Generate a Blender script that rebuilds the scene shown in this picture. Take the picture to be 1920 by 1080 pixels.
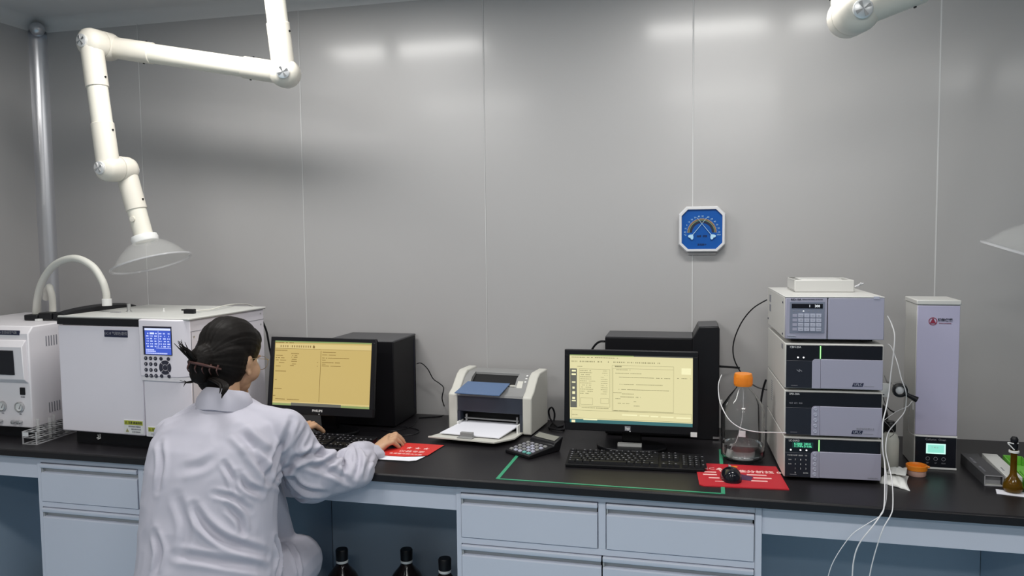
import bpy, bmesh, math, random
from math import sin, cos, pi, radians as R
from mathutils import Vector, Matrix, noise
import numpy as np
random.seed(4)
for o in list(bpy.data.objects): bpy.data.objects.remove(o)
SC=bpy.context.scene; COL=SC.collection
CT=.82           # counter top height
CEIL=2.473
# ---------------------------------------------------------------- camera
cam=bpy.data.cameras.new('camera'); co=bpy.data.objects.new('camera',cam); COL.objects.link(co)
cam.sensor_width=36; cam.lens=36*1475/1920; cam.clip_start=.05
rr,uu,bb=[[0.970494, 0.240891, -0.010677], [-0.005477, 0.066289, 0.997785], [0.241065, -0.968286, 0.065653]]
co.matrix_world=Matrix(((rr[0],uu[0],bb[0],0),(rr[1],uu[1],bb[1],-2.9),(rr[2],uu[2],bb[2],1.5184),(0,0,0,1)))
SC.camera=co
# ---------------------------------------------------------------- world, exposure
W=bpy.data.worlds.new('world'); SC.world=W; W.use_nodes=True
W.node_tree.nodes['Background'].inputs[0].default_value=(.6,.7,.85,1)
W.node_tree.nodes['Background'].inputs[1].default_value=.15
vs=SC.view_settings; vs.view_transform='Standard'; vs.look='None'; vs.gamma=1; vs.use_curve_mapping=False
vs.exposure=0.0
LAMPS=[(-1.45,-.82),(.12,-.82),(-1.6,-2.45),(.12,-2.45),(1.75,-2.45),(-2.0,-4.1),(.12,-4.1)]
LAMP_W=15.8
# ---------------------------------------------------------------- materials
def mat(name,col,rough=.5,metal=0,spec=.5,emit=None,es=1,trans=0,ior=1.45,alpha=1,noise_amt=0,nscale=30,bump=0,bscale=200,coat=0,sheen=0):
    m=bpy.data.materials.new(name); m.use_nodes=True; nt=m.node_tree; b=nt.nodes['Principled BSDF']
    c=tuple(col)+(1,)
    b.inputs['Base Color'].default_value=c; b.inputs['Roughness'].default_value=rough; b.inputs['Metallic'].default_value=metal
    b.inputs['Specular IOR Level'].default_value=spec; b.inputs['IOR'].default_value=ior
    b.inputs['Transmission Weight'].default_value=trans; b.inputs['Alpha'].default_value=alpha
    b.inputs['Coat Weight'].default_value=coat; b.inputs['Coat Roughness'].default_value=.17; b.inputs['Sheen Weight'].default_value=sheen
    if emit: b.inputs['Emission Color'].default_value=tuple(emit)+(1,); b.inputs['Emission Strength'].default_value=es
    if noise_amt:
        t=nt.nodes.new('ShaderNodeTexNoise'); t.inputs['Scale'].default_value=nscale; t.inputs['Detail'].default_value=4
        tc=nt.nodes.new('ShaderNodeTexCoord'); nt.links.new(tc.outputs['Object'],t.inputs['Vector'])
        mx=nt.nodes.new('ShaderNodeMix'); mx.data_type='RGBA'
        mx.inputs[6].default_value=tuple(x*(1-noise_amt) for x in col)+(1,); mx.inputs[7].default_value=tuple(min(1,x*(1+noise_amt)) for x in col)+(1,)
        nt.links.new(t.outputs['Fac'],mx.inputs[0]); nt.links.new(mx.outputs[2],b.inputs['Base Color'])
    if bump:
        t=nt.nodes.new('ShaderNodeTexNoise'); t.inputs['Scale'].default_value=bscale; t.inputs['Detail'].default_value=3
        tc=nt.nodes.new('ShaderNodeTexCoord'); nt.links.new(tc.outputs['Object'],t.inputs['Vector'])
        bp=nt.nodes.new('ShaderNodeBump'); bp.inputs['Strength'].default_value=bump; bp.inputs['Distance'].default_value=.002
        nt.links.new(t.outputs['Fac'],bp.inputs['Height']); nt.links.new(bp.outputs[0],b.inputs['Normal'])
    return m
M=dict(
 wall=mat('painted steel wall panel',(.455,.445,.445),.42,metal=.12,spec=.4,coat=.5),
 caulk=mat('white caulk',(.62,.62,.62),.6),
 ceiling=mat('painted steel ceiling',(.66,.65,.65),.4),
 floor=mat('blue epoxy floor',(.22,.36,.45),.35,noise_amt=.08,nscale=3),
 alu=mat('satin aluminium',(.62,.62,.65),.28,metal=.85),
 cab=mat('white lacquered steel cabinet',(.63,.66,.76),.38,noise_amt=.02,nscale=5),
 cabshade=mat('white board with shade tint',(.46,.56,.68),.5),  # white interior boards, their shade put into a greyer, bluer colour
 groove=mat('grey handle channel',(.42,.43,.44),.45),
 top=mat('black resin worktop',(.011,.010,.012),.38,spec=.38,noise_amt=.15,nscale=40,bump=.03,bscale=300),
 shadowblack=mat('recess shade black',(.006,.006,.007),.7),  # near black that stands for the shade inside gaps and recesses
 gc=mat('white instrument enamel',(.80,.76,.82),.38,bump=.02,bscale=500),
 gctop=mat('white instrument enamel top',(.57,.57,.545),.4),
 li=mat('warm white enamel',(.80,.77,.80),.42),
 cream=mat('cream powder coat',(.80,.77,.68),.32),
 creamd=mat('cream moulded plastic',(.74,.70,.62),.4),
 whiteplast=mat('white plastic',(.78,.78,.77),.4),
 hose=mat('off white hose',(.66,.65,.60),.5),
 black=mat('black plastic',(.007,.007,.009),.38,spec=.35),
 blackmatte=mat('matt black casing',(.0045,.0045,.006),.5,bump=.05,bscale=900,spec=.25),
 blacktop=mat('dark grey sheet steel',(.05,.05,.055),.4),
 gloss=mat('gloss black panel',(.006,.007,.012),.12),
 navy=mat('dark slate printer panel',(.035,.042,.06),.3),
 prn=mat('warm grey plastic',(.62,.61,.56),.42),
 prngrey=mat('mid grey plastic',(.27,.27,.27),.45),
 bluepl=mat('translucent blue plastic',(.10,.17,.32),.18,alpha=.88),
 paper=mat('white paper',(.80,.80,.86),.7),
 hplcside=mat('hplc side warm grey',(.60,.59,.56),.45),
 hplcfr=mat('hplc lavender grey front',(.375,.365,.46),.38),
 ovenfr=mat('lavender white oven front',(.45,.43,.58),.38),
 hplctop=mat('hplc white lid',(.60,.595,.575),.4),
 hplcblk=mat('hplc black glass',(.008,.009,.014),.22),
 hplcblk2=mat('hplc slate panel',(.018,.02,.03),.3),
 keyl=mat('pale key',(.45,.46,.56),.5),
 keyf=mat('keypad blue grey field',(.20,.22,.29),.5),
 navylab=mat('navy label',(.015,.018,.05),.4),
 whitetxt=mat('white print',(.75,.75,.75),.6),
 greytxt=mat('grey print',(.25,.25,.28),.6),
 darktxt=mat('dark print',(.03,.03,.05),.6),
 redtxt=mat('dark red print',(.25,.02,.05),.6),
 yellowgreen=mat('yellow green warning print',(.42,.45,.04),.5),
 green=mat('green tape',(.04,.30,.16),.4),
 red=mat('red mat print',(.62,.03,.025),.5),
 red2=mat('deep red mat print',(.48,.018,.03),.5),
 pink=mat('pale pink print',(.85,.55,.52),.6),
 matblack=mat('rubber mat',(.02,.02,.02),.8),
 purple=mat('purple print',(.08,.03,.08),.6),
 orange=mat('orange plastic',(.85,.26,.02),.35),
 orangel=mat('pale peach plastic',(.72,.45,.38),.35),
 blue=mat('hygrometer blue',(.006,.085,.36),.4,spec=.3),
 ltblue=mat('pale blue plastic',(.45,.70,.90),.4),
 frame=mat('pale frame plastic',(.68,.68,.70),.4),
 olive=mat('olive print',(.35,.32,.15),.5),
 dkgreen=mat('dark green print',(.01,.07,.06),.5),
 steel=mat('brushed steel',(.62,.62,.62),.3,metal=1),
 disc=mat('bright turned metal',(.85,.85,.85),.35,metal=.6),
 glass=mat('clear glass',(.98,.99,.99),.02,trans=1,ior=1.28),
 acry=mat('clear acrylic',(.62,.62,.61),.06,trans=.0,alpha=.17,spec=.8),
 acryw=mat('clear acrylic edge',(.66,.66,.68),.2,alpha=.42),
 water=mat('clear liquid',(.95,.97,.98),.0,trans=1,ior=1.33),
 amber=mat('amber glass',(.30,.16,.008),.08,trans=.75,ior=1.3),
 bottle=mat('dark brown bottle glass',(.012,.008,.008),.12),
 skin=mat('skin',(.52,.31,.19),.5,noise_amt=.06,nscale=25,bump=.05,bscale=300),
 hair=mat('black hair',(.008,.0065,.006),.55,spec=.14),
 coat=mat('white cotton coat',(.45,.44,.51),.8,sheen=.06,bump=.06,bscale=700),
 clip=mat('tortoise clip',(.07,.032,.028),.25),
 gold=mat('thin gold metal',(.6,.5,.3),.3,metal=1),
 clothw=mat('white cloth',(.72,.72,.70),.85,bump=.2,bscale=60),
 boxgrey=mat('dark grey card',(.055,.055,.06),.5),
 boxin=mat('grey card inside',(.35,.35,.37),.7),
 boxw=mat('off white card',(.62,.62,.60),.6),
 boxg=mat('green card',(.16,.50,.06),.5),
 dish=mat('translucent hdpe',(.55,.55,.50),.5),
 tube=mat('white ptfe tube',(.72,.72,.74),.35),
 stool=mat('black stool vinyl',(.02,.02,.02),.5),
 trous=mat('dark trousers',(.03,.035,.05),.8),
 ledg=mat('green led',(.1,.8,.2),.4,emit=(.35,1,.25),es=1.6),
 ledw=mat('white led',(.8,.8,.8),.4,emit=(1,1,1),es=1.2),
 lcdg=mat('green readout',(.1,.7,.4),.4,emit=(.15,.8,.45),es=.9),
 lcdw=mat('white readout',(.8,.8,.8),.4,emit=(.8,.85,.9),es=.9),
 mint=mat('mint lcd',(.1,.3,.25),.3,emit=(.30,.78,.64),es=.85),
 minte=mat('mint lcd edge',(.1,.3,.25),.3,emit=(.62,.95,.86),es=.95),
 lcdb=mat('blue lcd',(.02,.04,.2),.3,emit=(.045,.09,.48),es=1),
 lcdt=mat('blue lcd lettering',(.5,.5,.6),.3,emit=(.45,.52,.85),es=1),
 scr1=mat('amber screen',(.05,.04,.02),.25,emit=(.55,.41,.145),es=1,noise_amt=0),
 scr1b=mat('amber screen bar',(.05,.04,.02),.25,emit=(.66,.52,.22),es=1),
 scr1t=mat('amber screen lettering',(.02,.02,.01),.25,emit=(.20,.12,.03),es=1),
 scr2=mat('pale yellow screen',(.05,.05,.03),.25,emit=(.74,.68,.38),es=1),
 scr2b=mat('pale yellow screen field',(.05,.05,.03),.25,emit=(.90,.86,.52),es=1),
 scr2t=mat('pale yellow screen lettering',(.02,.02,.01),.25,emit=(.27,.25,.13),es=1),
 scrd=mat('screen dark bar',(.02,.02,.02),.25,emit=(.12,.12,.10),es=1),
 scrteal=mat('screen teal bar',(.02,.02,.02),.25,emit=(.04,.15,.16),es=1),
 scrgreen=mat('screen green bar',(.02,.02,.02),.25,emit=(.25,.33,.12),es=1),
 lamp=mat('led diffuser',(.9,.9,.9),.5,emit=(1,.99,.97),es=2),
 calcgreen=mat('teal key',(.16,.45,.42),.5),
 lcdoff=mat('lcd off glass',(.20,.20,.17),.25),
)
# ---------------------------------------------------------------- helpers
def spline(pts,n=6):
    P=[Vector(p) for p in pts]; out=[]
    for i in range(len(P)-1):
        p0=P[max(i-1,0)];p1=P[i];p2=P[i+1];p3=P[min(i+2,len(P)-1)]
        for k in range(n):
            t=k/n
            out.append(.5*((2*p1)+(p2-p0)*t+(2*p0-5*p1+4*p2-p3)*t*t+(3*p1-p0-3*p2+p3)*t**3))
    out.append(P[-1]); return out
class MB:
    def __init__(s): s.v=[]; s.f=[]
    def add(s,vs,fs):
        b=len(s.v); s.v+= [tuple(v) for v in vs]; s.f+=[tuple(b+i for i in f) for f in fs]; return s
    def box(s,x0,x1,y0,y1,z0,z1):
        return s.add([(x0,y0,z0),(x1,y0,z0),(x1,y1,z0),(x0,y1,z0),(x0,y0,z1),(x1,y0,z1),(x1,y1,z1),(x0,y1,z1)],
          [(0,3,2,1),(4,5,6,7),(0,1,5,4),(1,2,6,5),(2,3,7,6),(3,0,4,7)])
    def prism(s,pts,axis,a,b):
        # pts 2d polygon in the two remaining axes (order: x:(y,z) y:(x,z) z:(x,y))
        def mk(p,t): return {'x':(t,p[0],p[1]),'y':(p[0],t,p[1]),'z':(p[0],p[1],t)}[axis]
        n=len(pts); vs=[mk(p,a) for p in pts]+[mk(p,b) for p in pts]
        fs=[tuple(range(n))[::-1],tuple(range(n,2*n))]+[(i,(i+1)%n,n+(i+1)%n,n+i) for i in range(n)]
        return s.add(vs,fs)
    def tube(s,pts,r,n=8,sm=0):
        P=spline(pts,sm) if sm else [Vector(p) for p in pts]
        m=len(P); rs=r if isinstance(r,(list,tuple)) else None
        t0=(P[1]-P[0]).normalized(); up=Vector((0,0,1)) if abs(t0.z)<.9 else Vector((1,0,0))
        nn=t0.cross(up).normalized(); vs=[]
        for i,p in enumerate(P):
            t=(P[min(i+1,m-1)]-P[max(i-1,0)]).normalized()
            nn=(nn-t*nn.dot(t)).normalized(); bn=t.cross(nn)
            if rs:
                q=i/(m-1)*(len(rs)-1); k=min(int(q),len(rs)-2); rad=rs[k]+(rs[k+1]-rs[k])*(q-k)
            else: rad=r
            vs+=[p+rad*(cos(2*pi*j/n)*nn+sin(2*pi*j/n)*bn) for j in range(n)]
        fs=[(i*n+j,i*n+(j+1)%n,(i+1)*n+(j+1)%n,(i+1)*n+j) for i in range(m-1) for j in range(n)]
        fs+=[tuple(range(n))[::-1],tuple(range((m-1)*n,m*n))]
        return s.add(vs,fs)
    def cyl(s,p0,p1,r0,r1=None,n=24):
        return s.tube([p0,p1],[r0,r0 if r1 is None else r1],n)
    def lathe(s,prof,o=(0,0,0),axis=(0,0,1),n=32,close=False):
        a=Vector(axis).normalized(); u=a.cross(Vector((0,1,0)) if abs(a.y)<.9 else Vector((1,0,0))).normalized(); w=a.cross(u); o=Vector(o)
        vs=[o+a*z+(u*cos(2*pi*j/n)+w*sin(2*pi*j/n))*max(r,1e-5) for r,z in prof for j in range(n)]; m=len(prof)
        fs=[(i*n+j,i*n+(j+1)%n,(i+1)*n+(j+1)%n,(i+1)*n+j) for i in range(m-1) for j in range(n)]
        if close: fs+=[((m-1)*n+j,(m-1)*n+(j+1)%n,(j+1)%n,j) for j in range(n)]
        return s.add(vs,fs)
    def ell(s,c,rad,rot=None,nu=24,nv=14):
        c=Vector(c); vs=[]; 
        for i in range(nv+1):
            th=pi*i/nv
            for j in range(nu):
                v=Vector((rad[0]*sin(th)*cos(2*pi*j/nu),rad[1]*sin(th)*sin(2*pi*j/nu),rad[2]*cos(th)))
                if rot: v=rot@v
                vs.append(c+v)
        fs=[(i*nu+j,(i+1)*nu+j,(i+1)*nu+(j+1)%nu,i*nu+(j+1)%nu) for i in range(nv) for j in range(nu)]
        return s.add(vs,fs)
    def capsule(s,p0,p1,r0,r1,n=16):
        p0=Vector(p0);p1=Vector(p1); L=(p1-p0).length; pr=[]
        for i in range(7): a=pi/2*i/6; pr.append((r0*sin(a),-r0*cos(a)))
        for i in range(7): a=pi/2*i/6; pr.append((r1*cos(a),L+r1*sin(a)))
        return s.lathe(pr,p0,p1-p0,n)
    def loft(s,rings):
        n=len(rings[0]); m=len(rings); vs=[p for r in rings for p in r]
        fs=[(i*n+j,i*n+(j+1)%n,(i+1)*n+(j+1)%n,(i+1)*n+j) for i in range(m-1) for j in range(n)]
        fs+=[tuple(range(n))[::-1],tuple(range((m-1)*n,m*n))]
        return s.add(vs,fs)
    def mesh(s,name):
        me=bpy.data.meshes.new(name); me.from_pydata(s.v,[],s.f); me.validate()
        bm=bmesh.new(); bm.from_mesh(me); bmesh.ops.remove_doubles(bm,verts=bm.verts,dist=1e-6); bmesh.ops.recalc_face_normals(bm,faces=bm.faces); bm.to_mesh(me); bm.free()
        return me
    def build(s,name,m,parent=None,bevel=0,smooth=True,angle=35,kind=None,label=None,seg=2):
        me=s.mesh(name); return place(me,name,m,parent,bevel,smooth,angle,kind,label,seg)
def place(me,name,m,parent=None,bevel=0,smooth=True,angle=35,kind=None,label=None,seg=2):
    if m is not None and len(me.materials)==0: me.materials.append(M[m] if isinstance(m,str) else m)
    if smooth:
        me.polygons.foreach_set('use_smooth',[True]*len(me.polygons)); me.set_sharp_from_angle(angle=R(angle))
    o=bpy.data.objects.new(name,me); COL.objects.link(o)
    if parent is not None: o.parent=parent
    if bevel:
        b=o.modifiers.new('bevel','BEVEL'); b.width=bevel; b.segments=seg; b.limit_method='ANGLE'; b.angle_limit=R(40); b.harden_normals=False
    if kind: o['kind']=kind
    if label: o['label']=label
    return o
def thing(name,label,cat,loc=(0,0,0),rz=0,group=None,rx=0):
    o=bpy.data.objects.new(name,None); COL.objects.link(o); o.empty_display_size=.05
    o.location=loc; o.rotation_euler=(rx,0,rz); return tag(o,label,cat,group)
def tag(o,label,cat,group=None):
    o['label']=label; o['category']=cat
    if group: o['group']=group
    return o
def struct(o): o['kind']='structure'; return o
def text(name,s,size,m,parent,loc,rot=(R(90),0,0),ax='CENTER',ext=.0003,sx=1,bold=0):
    c=bpy.data.curves.new(name,'FONT'); c.body=s; c.size=size; c.align_x=ax; c.align_y='CENTER'; c.extrude=ext; c.resolution_u=2; c.offset=bold
    t=bpy.data.objects.new(name,c); COL.objects.link(t)
    dg=bpy.context.evaluated_depsgraph_get(); me=bpy.data.meshes.new_from_object(t.evaluated_get(dg)); me.name=name
    bpy.data.objects.remove(t); me.materials.clear()
    o=place(me,name,m,parent,smooth=False); o.location=loc; o.rotation_euler=rot; o.scale=(sx,1,1); return o
def xlate(mb,d):
    mb.v=[(v[0]+d[0],v[1]+d[1],v[2]+d[2]) for v in mb.v]; return mb
# ================================================================ the room
XL,XR,YB=-2.845,3.3,-5.4
wb=struct(MB().box(XL-.1,XR+.1,.004,.06,0,CEIL+.05).build('wall_back','caulk'))
seams=[XL,-2.3365,-1.5872,-.8231,-.0529,.7406,1.53,2.32,XR]
for i in range(8):
    a,b=seams[i],seams[i+1]; g=.0014
    MB().box(a+g,b-g,0,.0045,.1,CEIL+.04).build('wall_panel','wall',wb,bevel=.0012)
    if i: hw_=(0,.0012,.0015,.0013,.0018,.0022,.002,.002)[i]; MB().box(a-hw_,a+hw_,-.0009,.0045,.1,CEIL+.04).build('seam_strip','caulk',wb)
struct(MB().box(XL-.06,XL,YB,.05,0,CEIL+.05).build('wall_left','wall'))
struct(MB().box(XR,XR+.06,YB,.05,0,CEIL+.05).build('wall_right','wall'))
struct(MB().box(XL-.06,XR+.06,YB-.06,YB,0,CEIL+.05).build('wall_front','wall'))
struct(MB().box(XL-.06,XR+.06,YB-.06,.06,-.05,0).build('floor','floor'))
cl=struct(MB().box(XL-.06,XR+.06,YB-.06,.06,CEIL,CEIL+.06).build('ceiling','ceiling'))
# rounded clean-room coving: concave quarter strips
def cove(r=.05,n=8): 
    return [(r-r*sin(pi/2*i/n),r-r*cos(pi/2*i/n)) for i in range(n+1)]
pts=[(0,0)]+cove()
struct(MB().prism([(XL+p[0],-p[1]) for p in pts],'z',.1,CEIL).build('trim_1','alu',angle=60))
struct(MB().prism([(-p[0],CEIL-p[1]) for p in pts],'x',XL,XR).build('trim_2','ceiling',angle=60))
struct(MB().prism([(XL+p[0],CEIL-p[1]) for p in pts],'y',YB,0).build('trim_3','ceiling',angle=60))
j=MB().ell((XL+.045,-.045,CEIL-.045),(.03,.03,.03)).build('trim_4','alu'); struct(j)
struct(MB().box(XL,XR,-.012,0,0,.1).build('baseboard_back','alu'))
# ceiling lamps
for i,(x,y) in enumerate(LAMPS):
    where={-1.45:'over the bench left end',.12:'above the middle',1.75:'above the right end',-1.6:'on the left',-2.0:'at the far left'}[x]
    row={-.82:'nearest the wall',-2.45:'middle row',-4.1:'farthest row'}[y]
    t=thing('ceiling_light','slim ceiling light %s, %s'%(where,row),'light',(x,y,CEIL),0,'ceiling lights')
    MB().box(-.42,.42,-.12,.12,-.02,0).build('housing','whiteplast',t,bevel=.003)
    ld=bpy.data.lights.new('lamp','AREA'); ld.shape='RECTANGLE'; ld.size=.78; ld.size_y=.19; ld.energy=LAMP_W; ld.color=(1,.985,.95)
    lo=bpy.data.objects.new('lamp',ld); COL.objects.link(lo); lo.parent=t; lo.location=(0,0,-.028)
    MB().box(-.40,.40,-.10,.10,-.024,-.02).build('diffuser','whiteplast',t)
# ================================================================ bench
bench=thing('worktop','long black resin worktop running along the grey wall','worktop',(0,-.38,CT))
wt=MB(); wt.prism([(-.773,CT-.004),(-.769,CT),(-.001,CT),(-.001,CT-.0245),(-.773,CT-.0245)],'x',XL+.002,XR-.002)
xlate(wt,(0,.38,-CT)).build('slab','top',bench,bevel=.0015)
# green tape outline on the worktop
tp=thing('tape_outline','green tape line marking a rectangle on the black worktop','tape',(-.27,-.75,CT))
for a,b in (((-.588,-.752),(-.30,-.05)),):
    pass
tb=MB().box(-.320,-.3095,.0,.40,0,.0012); tb.build('tape_strip','green',tp)
MB().box(.309,.3195,.0,.45,0,.0012).build('tape_strip','green',tp)
MB().box(-.3095,.309,-.002,.005,0,.0012).build('tape_strip','green',tp)
def cabinet(x0,x1,label,fronts):
    t=thing('base_cabinet',label,'cabinet',(x0,-.742,0))
    w=x1-x0; zt=CT-.0252
    MB().box(0,w,.02,.52,.08,zt).build('body','cab',t,bevel=.001)
    MB().box(.02,w-.02,.06,.5,.0,.08).build('plinth','cabshade',t)
    for q in (0,w): MB().box(q-.0012,q+.0012,.022,.519,.08,zt-.001).build('side_panel','cabshade',t)  # thin slabs added over the white sides, kneehole shade in their colour
    # face frame
    fr=MB(); xs=[0.0,.016,w/2-.011,w/2+.011,w-.020,w]
    fr.box(0,.014,0,.02,.08,zt); fr.box(w-.018,w,0,.02,.08,zt)
    fr.box(.014,w-.018,0,.02,.771,zt); fr.box(.014,w-.018,0,.02,.618,.636); fr.box(w/2-.0105,w/2+.0105,0,.02,.636,.771); fr.box(.014,w-.018,0,.02,.08,.1)
    fr.build('face_frame','cab',t,bevel=.001)
    MB().box(.014,w-.018,.0195,.0205,.1,.771).build('gap_shade','shadowblack',t)  # black sheet added so the gaps around the fronts read as shade
    for (a,b,z0,z1,kind) in fronts(w):
        d=MB()
        g=.0022
        # front with a recessed pull channel under a rolled top lip
        zt1=z1-g; z0g=z0+g; a1=a+g; b1=b-g
        d.prism([(-.004,z0g),(-.004,zt1-.034),(.000,zt1-.031),(.014,zt1-.031),(.014,z0g)],'x',a1,b1)
        o=d.build(kind,'cab',t,bevel=.0012)
        lip=MB().prism([(-.005,zt1-.015),(-.007,zt1-.012),(-.007,zt1-.003),(-.004,zt1),(.014,zt1),(.014,zt1-.015)],'x',a1,b1).build('pull_lip','cab',o,bevel=.001)
        MB().box(a1+.004,b1-.003,.011,.0135,zt1-.031,zt1-.015).build('pull_channel','groove',o)
        MB().box(a1,a1+.004,.0,.0135,zt1-.031,zt1-.015).build('channel_end','groove',o)
    return t
def f_two(w): return [(.014,w/2-.0105,.636,.771,'drawer'),(w/2+.0105,w-.018,.636,.771,'drawer'),(.014,w/2,.1,.618,'door'),(w/2,w-.018,.1,.618,'door')]
def f_four(w): return [(.014,w/2-.0105,.636,.771,'drawer'),(w/2+.0105,w-.018,.636,.771,'drawer'),(.014,w/2,.36,.618,'drawer'),(w/2,w-.018,.36,.618,'drawer'),(.014,w/2,.1,.36,'drawer'),(w/2,w-.018,.1,.36,'drawer')]
cabinet(-2.205,-1.385,'white steel base cabinet left of the seated person, two drawers over doors',f_two)
cabinet(-.713,.145,'white steel base cabinet in the middle below the keyboard, pairs of drawers',f_four)
cabinet(.835,1.65,'white steel base cabinet at the far right beyond the open kneehole',f_two)
MB_=[]
for x0,x1,w in ((-2.80,-2.205,'at the far left'),(-1.385,-.713,'behind the seated person'),(.145,.835,'at the right under the column oven')):
    t=thing('apron_rail','pale steel apron rail under the worktop %s'%w,'rail',(x0,-.735,.713))
    MB().box(.0005,x1-x0-.0005,0,.016,0,CT-.0245-.713).build('rail','cab',t,bevel=.001)
    k=thing('kneehole_board','shade-tinted back board of the open kneehole %s'%w,'board',(x0,-.22,.2))
    MB().box(.001,x1-x0-.001,0,.012,0,CT-.0245-.2).build('board','cabshade',k,bevel=.001)  # board colour carries the shade of the kneehole
for x,lab in ((-2.72,'shade-tinted side board of the left kneehole'),):
    k=thing('side_board',lab,'board',(x,-.7,.0)); MB().box(-.006,.006,0,.47,.1,CT-.0245).build('board','cabshade',k)
for x,w in ((-1.384,'left cabinet'),(.1452,'middle cabinet'),(-.7142,'middle cabinet left end'),(.8342,'right cabinet')): pass
sh=thing('floor_shelf','low dark platform carrying the solvent bottles in the kneehole','shelf',(-1.05,-.4,0))
MB().box(-.3,.32,-.2,.15,0,.115).build('platform','cabshade',sh,bevel=.002)
def gallon(p,lab):
    t=thing('solvent_bottle',lab,'bottle',(p[0],p[1],.116),group='dark bottles in the kneehole')
    h=p[2]-.116
    MB().lathe([(0,0),(.066,0),(.07,.01),(.07,h-.15),(.064,h-.12),(.045,h-.085),(.024,h-.06),(.0185,h-.05),(.0185,h-.03),(0,h-.03)],n=32).build('body','bottle',t,angle=60)
    MB().lathe([(.019,h-.048),(.021,h-.046),(.021,h-.040),(.019,h-.038)],n=24).build('tamper_ring','whiteplast',t)
    MB().lathe([(.0205,h-.038),(.0215,h-.004),(.019,h),(0,h)],n=24).build('cap','black',t,angle=50)
gallon((-1.216,-0.480,0.452),'dark brown solvent bottle nearest the seated person in the kneehole')
gallon((-1.003,-0.420,0.447),'middle dark brown solvent bottle of the three in the kneehole')
gallon((-0.829,-0.520,0.471),'dark brown solvent bottle against the middle cabinet side')

# ================================================================ left gas unit
LI=thing('gas_supply_unit','white instrument cut by the left frame edge, dark screen above pressure gauges','instrument',(-2.31,-.65,CT))
def mir(mb): mb.v=[(-v[0],v[1],v[2]) for v in mb.v]; return mb
w=.44
MB().prism([(0,.04),(0,.375),(.02,.40),(.42,.405),(.42,.04)],'x',-w,0).build('case','li',LI,bevel=.004)
MB().box(-w+.03,-.03,.03,.38,.0,.04).build('foot_plate','black',LI)
MB().prism([(-.002,.20),(-.018,.215),(-.022,.33),(-.006,.352),(.002,.352),(.002,.2)],'x',-w+.02,-.008).build('screen_bezel','li',LI,bevel=.004)
o=MB().prism([(-.0195,.232),(-.0228,.232),(-.0232,.318),(-.02,.318)],'x',-w+.1,-.045).build('screen','gloss',LI)
MB().box(-w+.1,-.036,-.002,.002,.370,.386).build('name_plate','navylab',LI)
text('plate_text','·A 全自动空气源',.011,'greytxt',LI,(-.085,-.0025,.378))
MB().box(-.044,-.024,-.004,.002,.158,.184).build('power_switch','black',LI,bevel=.001)
text('switch_mark','POWER',.005,'darktxt',LI,(-.035,-.001,.150))
for gx in (-.048,-.125,-.20):
    g=MB().lathe([(0.012,0),(.018,0),(.018,.008),(.0155,.009),(.0155,.004),(0,.004)],(gx,-.001,.115),(0,-1,0),28).build('gauge','steel',LI,angle=50)
    MB().lathe([(0,0),(.0152,0)],(gx,-.0058,.115),(0,-1,0),28).build('dial','whitetxt',g)
    MB().prism([(gx-.001,.108),(gx+.001,.108),(gx+.008,.124)],'y',-.0075,-.0065).build('needle','darktxt',g)
    text('gauge_mark','MPa',.006,'greytxt',LI,(gx,-.001,.088))
for gx in (-.07,-.045,-.13):
    MB().lathe([(.004,0),(.004,.008),(.007,.010),(.007,.018),(0,.019)],(gx,0,.062),(0,-1,0),16).build('outlet_knob','steel',LI)
for z in (.080,.322):
    for k in range(5):
        MB().box(-.001,.0012,.074+k*.0115,.074+k*.0115+.004,z,z+.036).build('vent_slot','greytxt',LI)
MB().lathe([(0,0),(.003,0),(.003,.002),(0,.003)],(0,.15,.385),(1,0,0),10).build('screw','steel',LI)

# ================================================================ gas chromatograph
GC=thing('gas_chromatograph','large white gas chromatograph with a blue screen, behind the seated person','instrument',(-2.164,-.67,CT),R(-2.4))
w,d,h=.534,.43,.395; z0=.045
MB().box(.01,w-.01,.01,d,z0,z0+h-.004).build('case','gc',GC,bevel=.003)
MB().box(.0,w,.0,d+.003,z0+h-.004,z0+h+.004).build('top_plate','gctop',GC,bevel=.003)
MB().box(.0,.345,-.0,.011,z0,z0+h-.028).build('oven_door','gc',GC,bevel=.004)
MB().box(.0,.345,-.003,.03,z0+h-.026,z0+h-.003).build('top_band','black',GC,bevel=.002)
MB().box(.03,w-.02,.03,d-.02,0,z0).build('foot_plinth','black',GC)
# control column with a chamfered right side
col=MB().prism([(.347,.012),(.347,-.012),(.497,-.012),(.532,.012)],'z',z0+.205,z0+h-.002).build('control_panel','gc',GC,bevel=.003)
MB().prism([(.347,.012),(.350,-.010),(.495,-.010),(.530,.012)],'z',z0+.190,z0+.205).build('panel_skirt','li',GC,bevel=.002)
MB().prism([(.352,.012),(.352,-.004),(.502,-.004),(.530,.012)],'z',z0+.0,z0+.192).build('lower_panel','gc',GC,bevel=.003)
sc=MB().box(.366,.477,-.0145,-.011,z0+.278,z0+.372).build('screen_frame','darktxt',col)
MB().box(.374,.475,-.0155,-.0125,z0+.280,z0+.358).build('screen','lcdb',sc)
lt=MB(); rnd=random.Random(2)
lt.box(.374,.475,-.0158,-.0154,z0+.359,z0+.366)
for r_ in range(6):
    zz=z0+.349-r_*.0085
    for cc in (.379,.395,.412,.430,.446,.462):
        if cc==.395 and r_==0: lt.box(.394,.411,-.0158,-.0154,zz-.003,zz+.003); continue
        for q in range(4):
            if rnd.random()<.75: lt.box(cc+q*.0026,cc+q*.0026+.0018,-.0158,-.0154,zz-.0022,zz+.0018)
lt.box(.4265,.4275,-.0158,-.0154,z0+.303,z0+.357)
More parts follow.
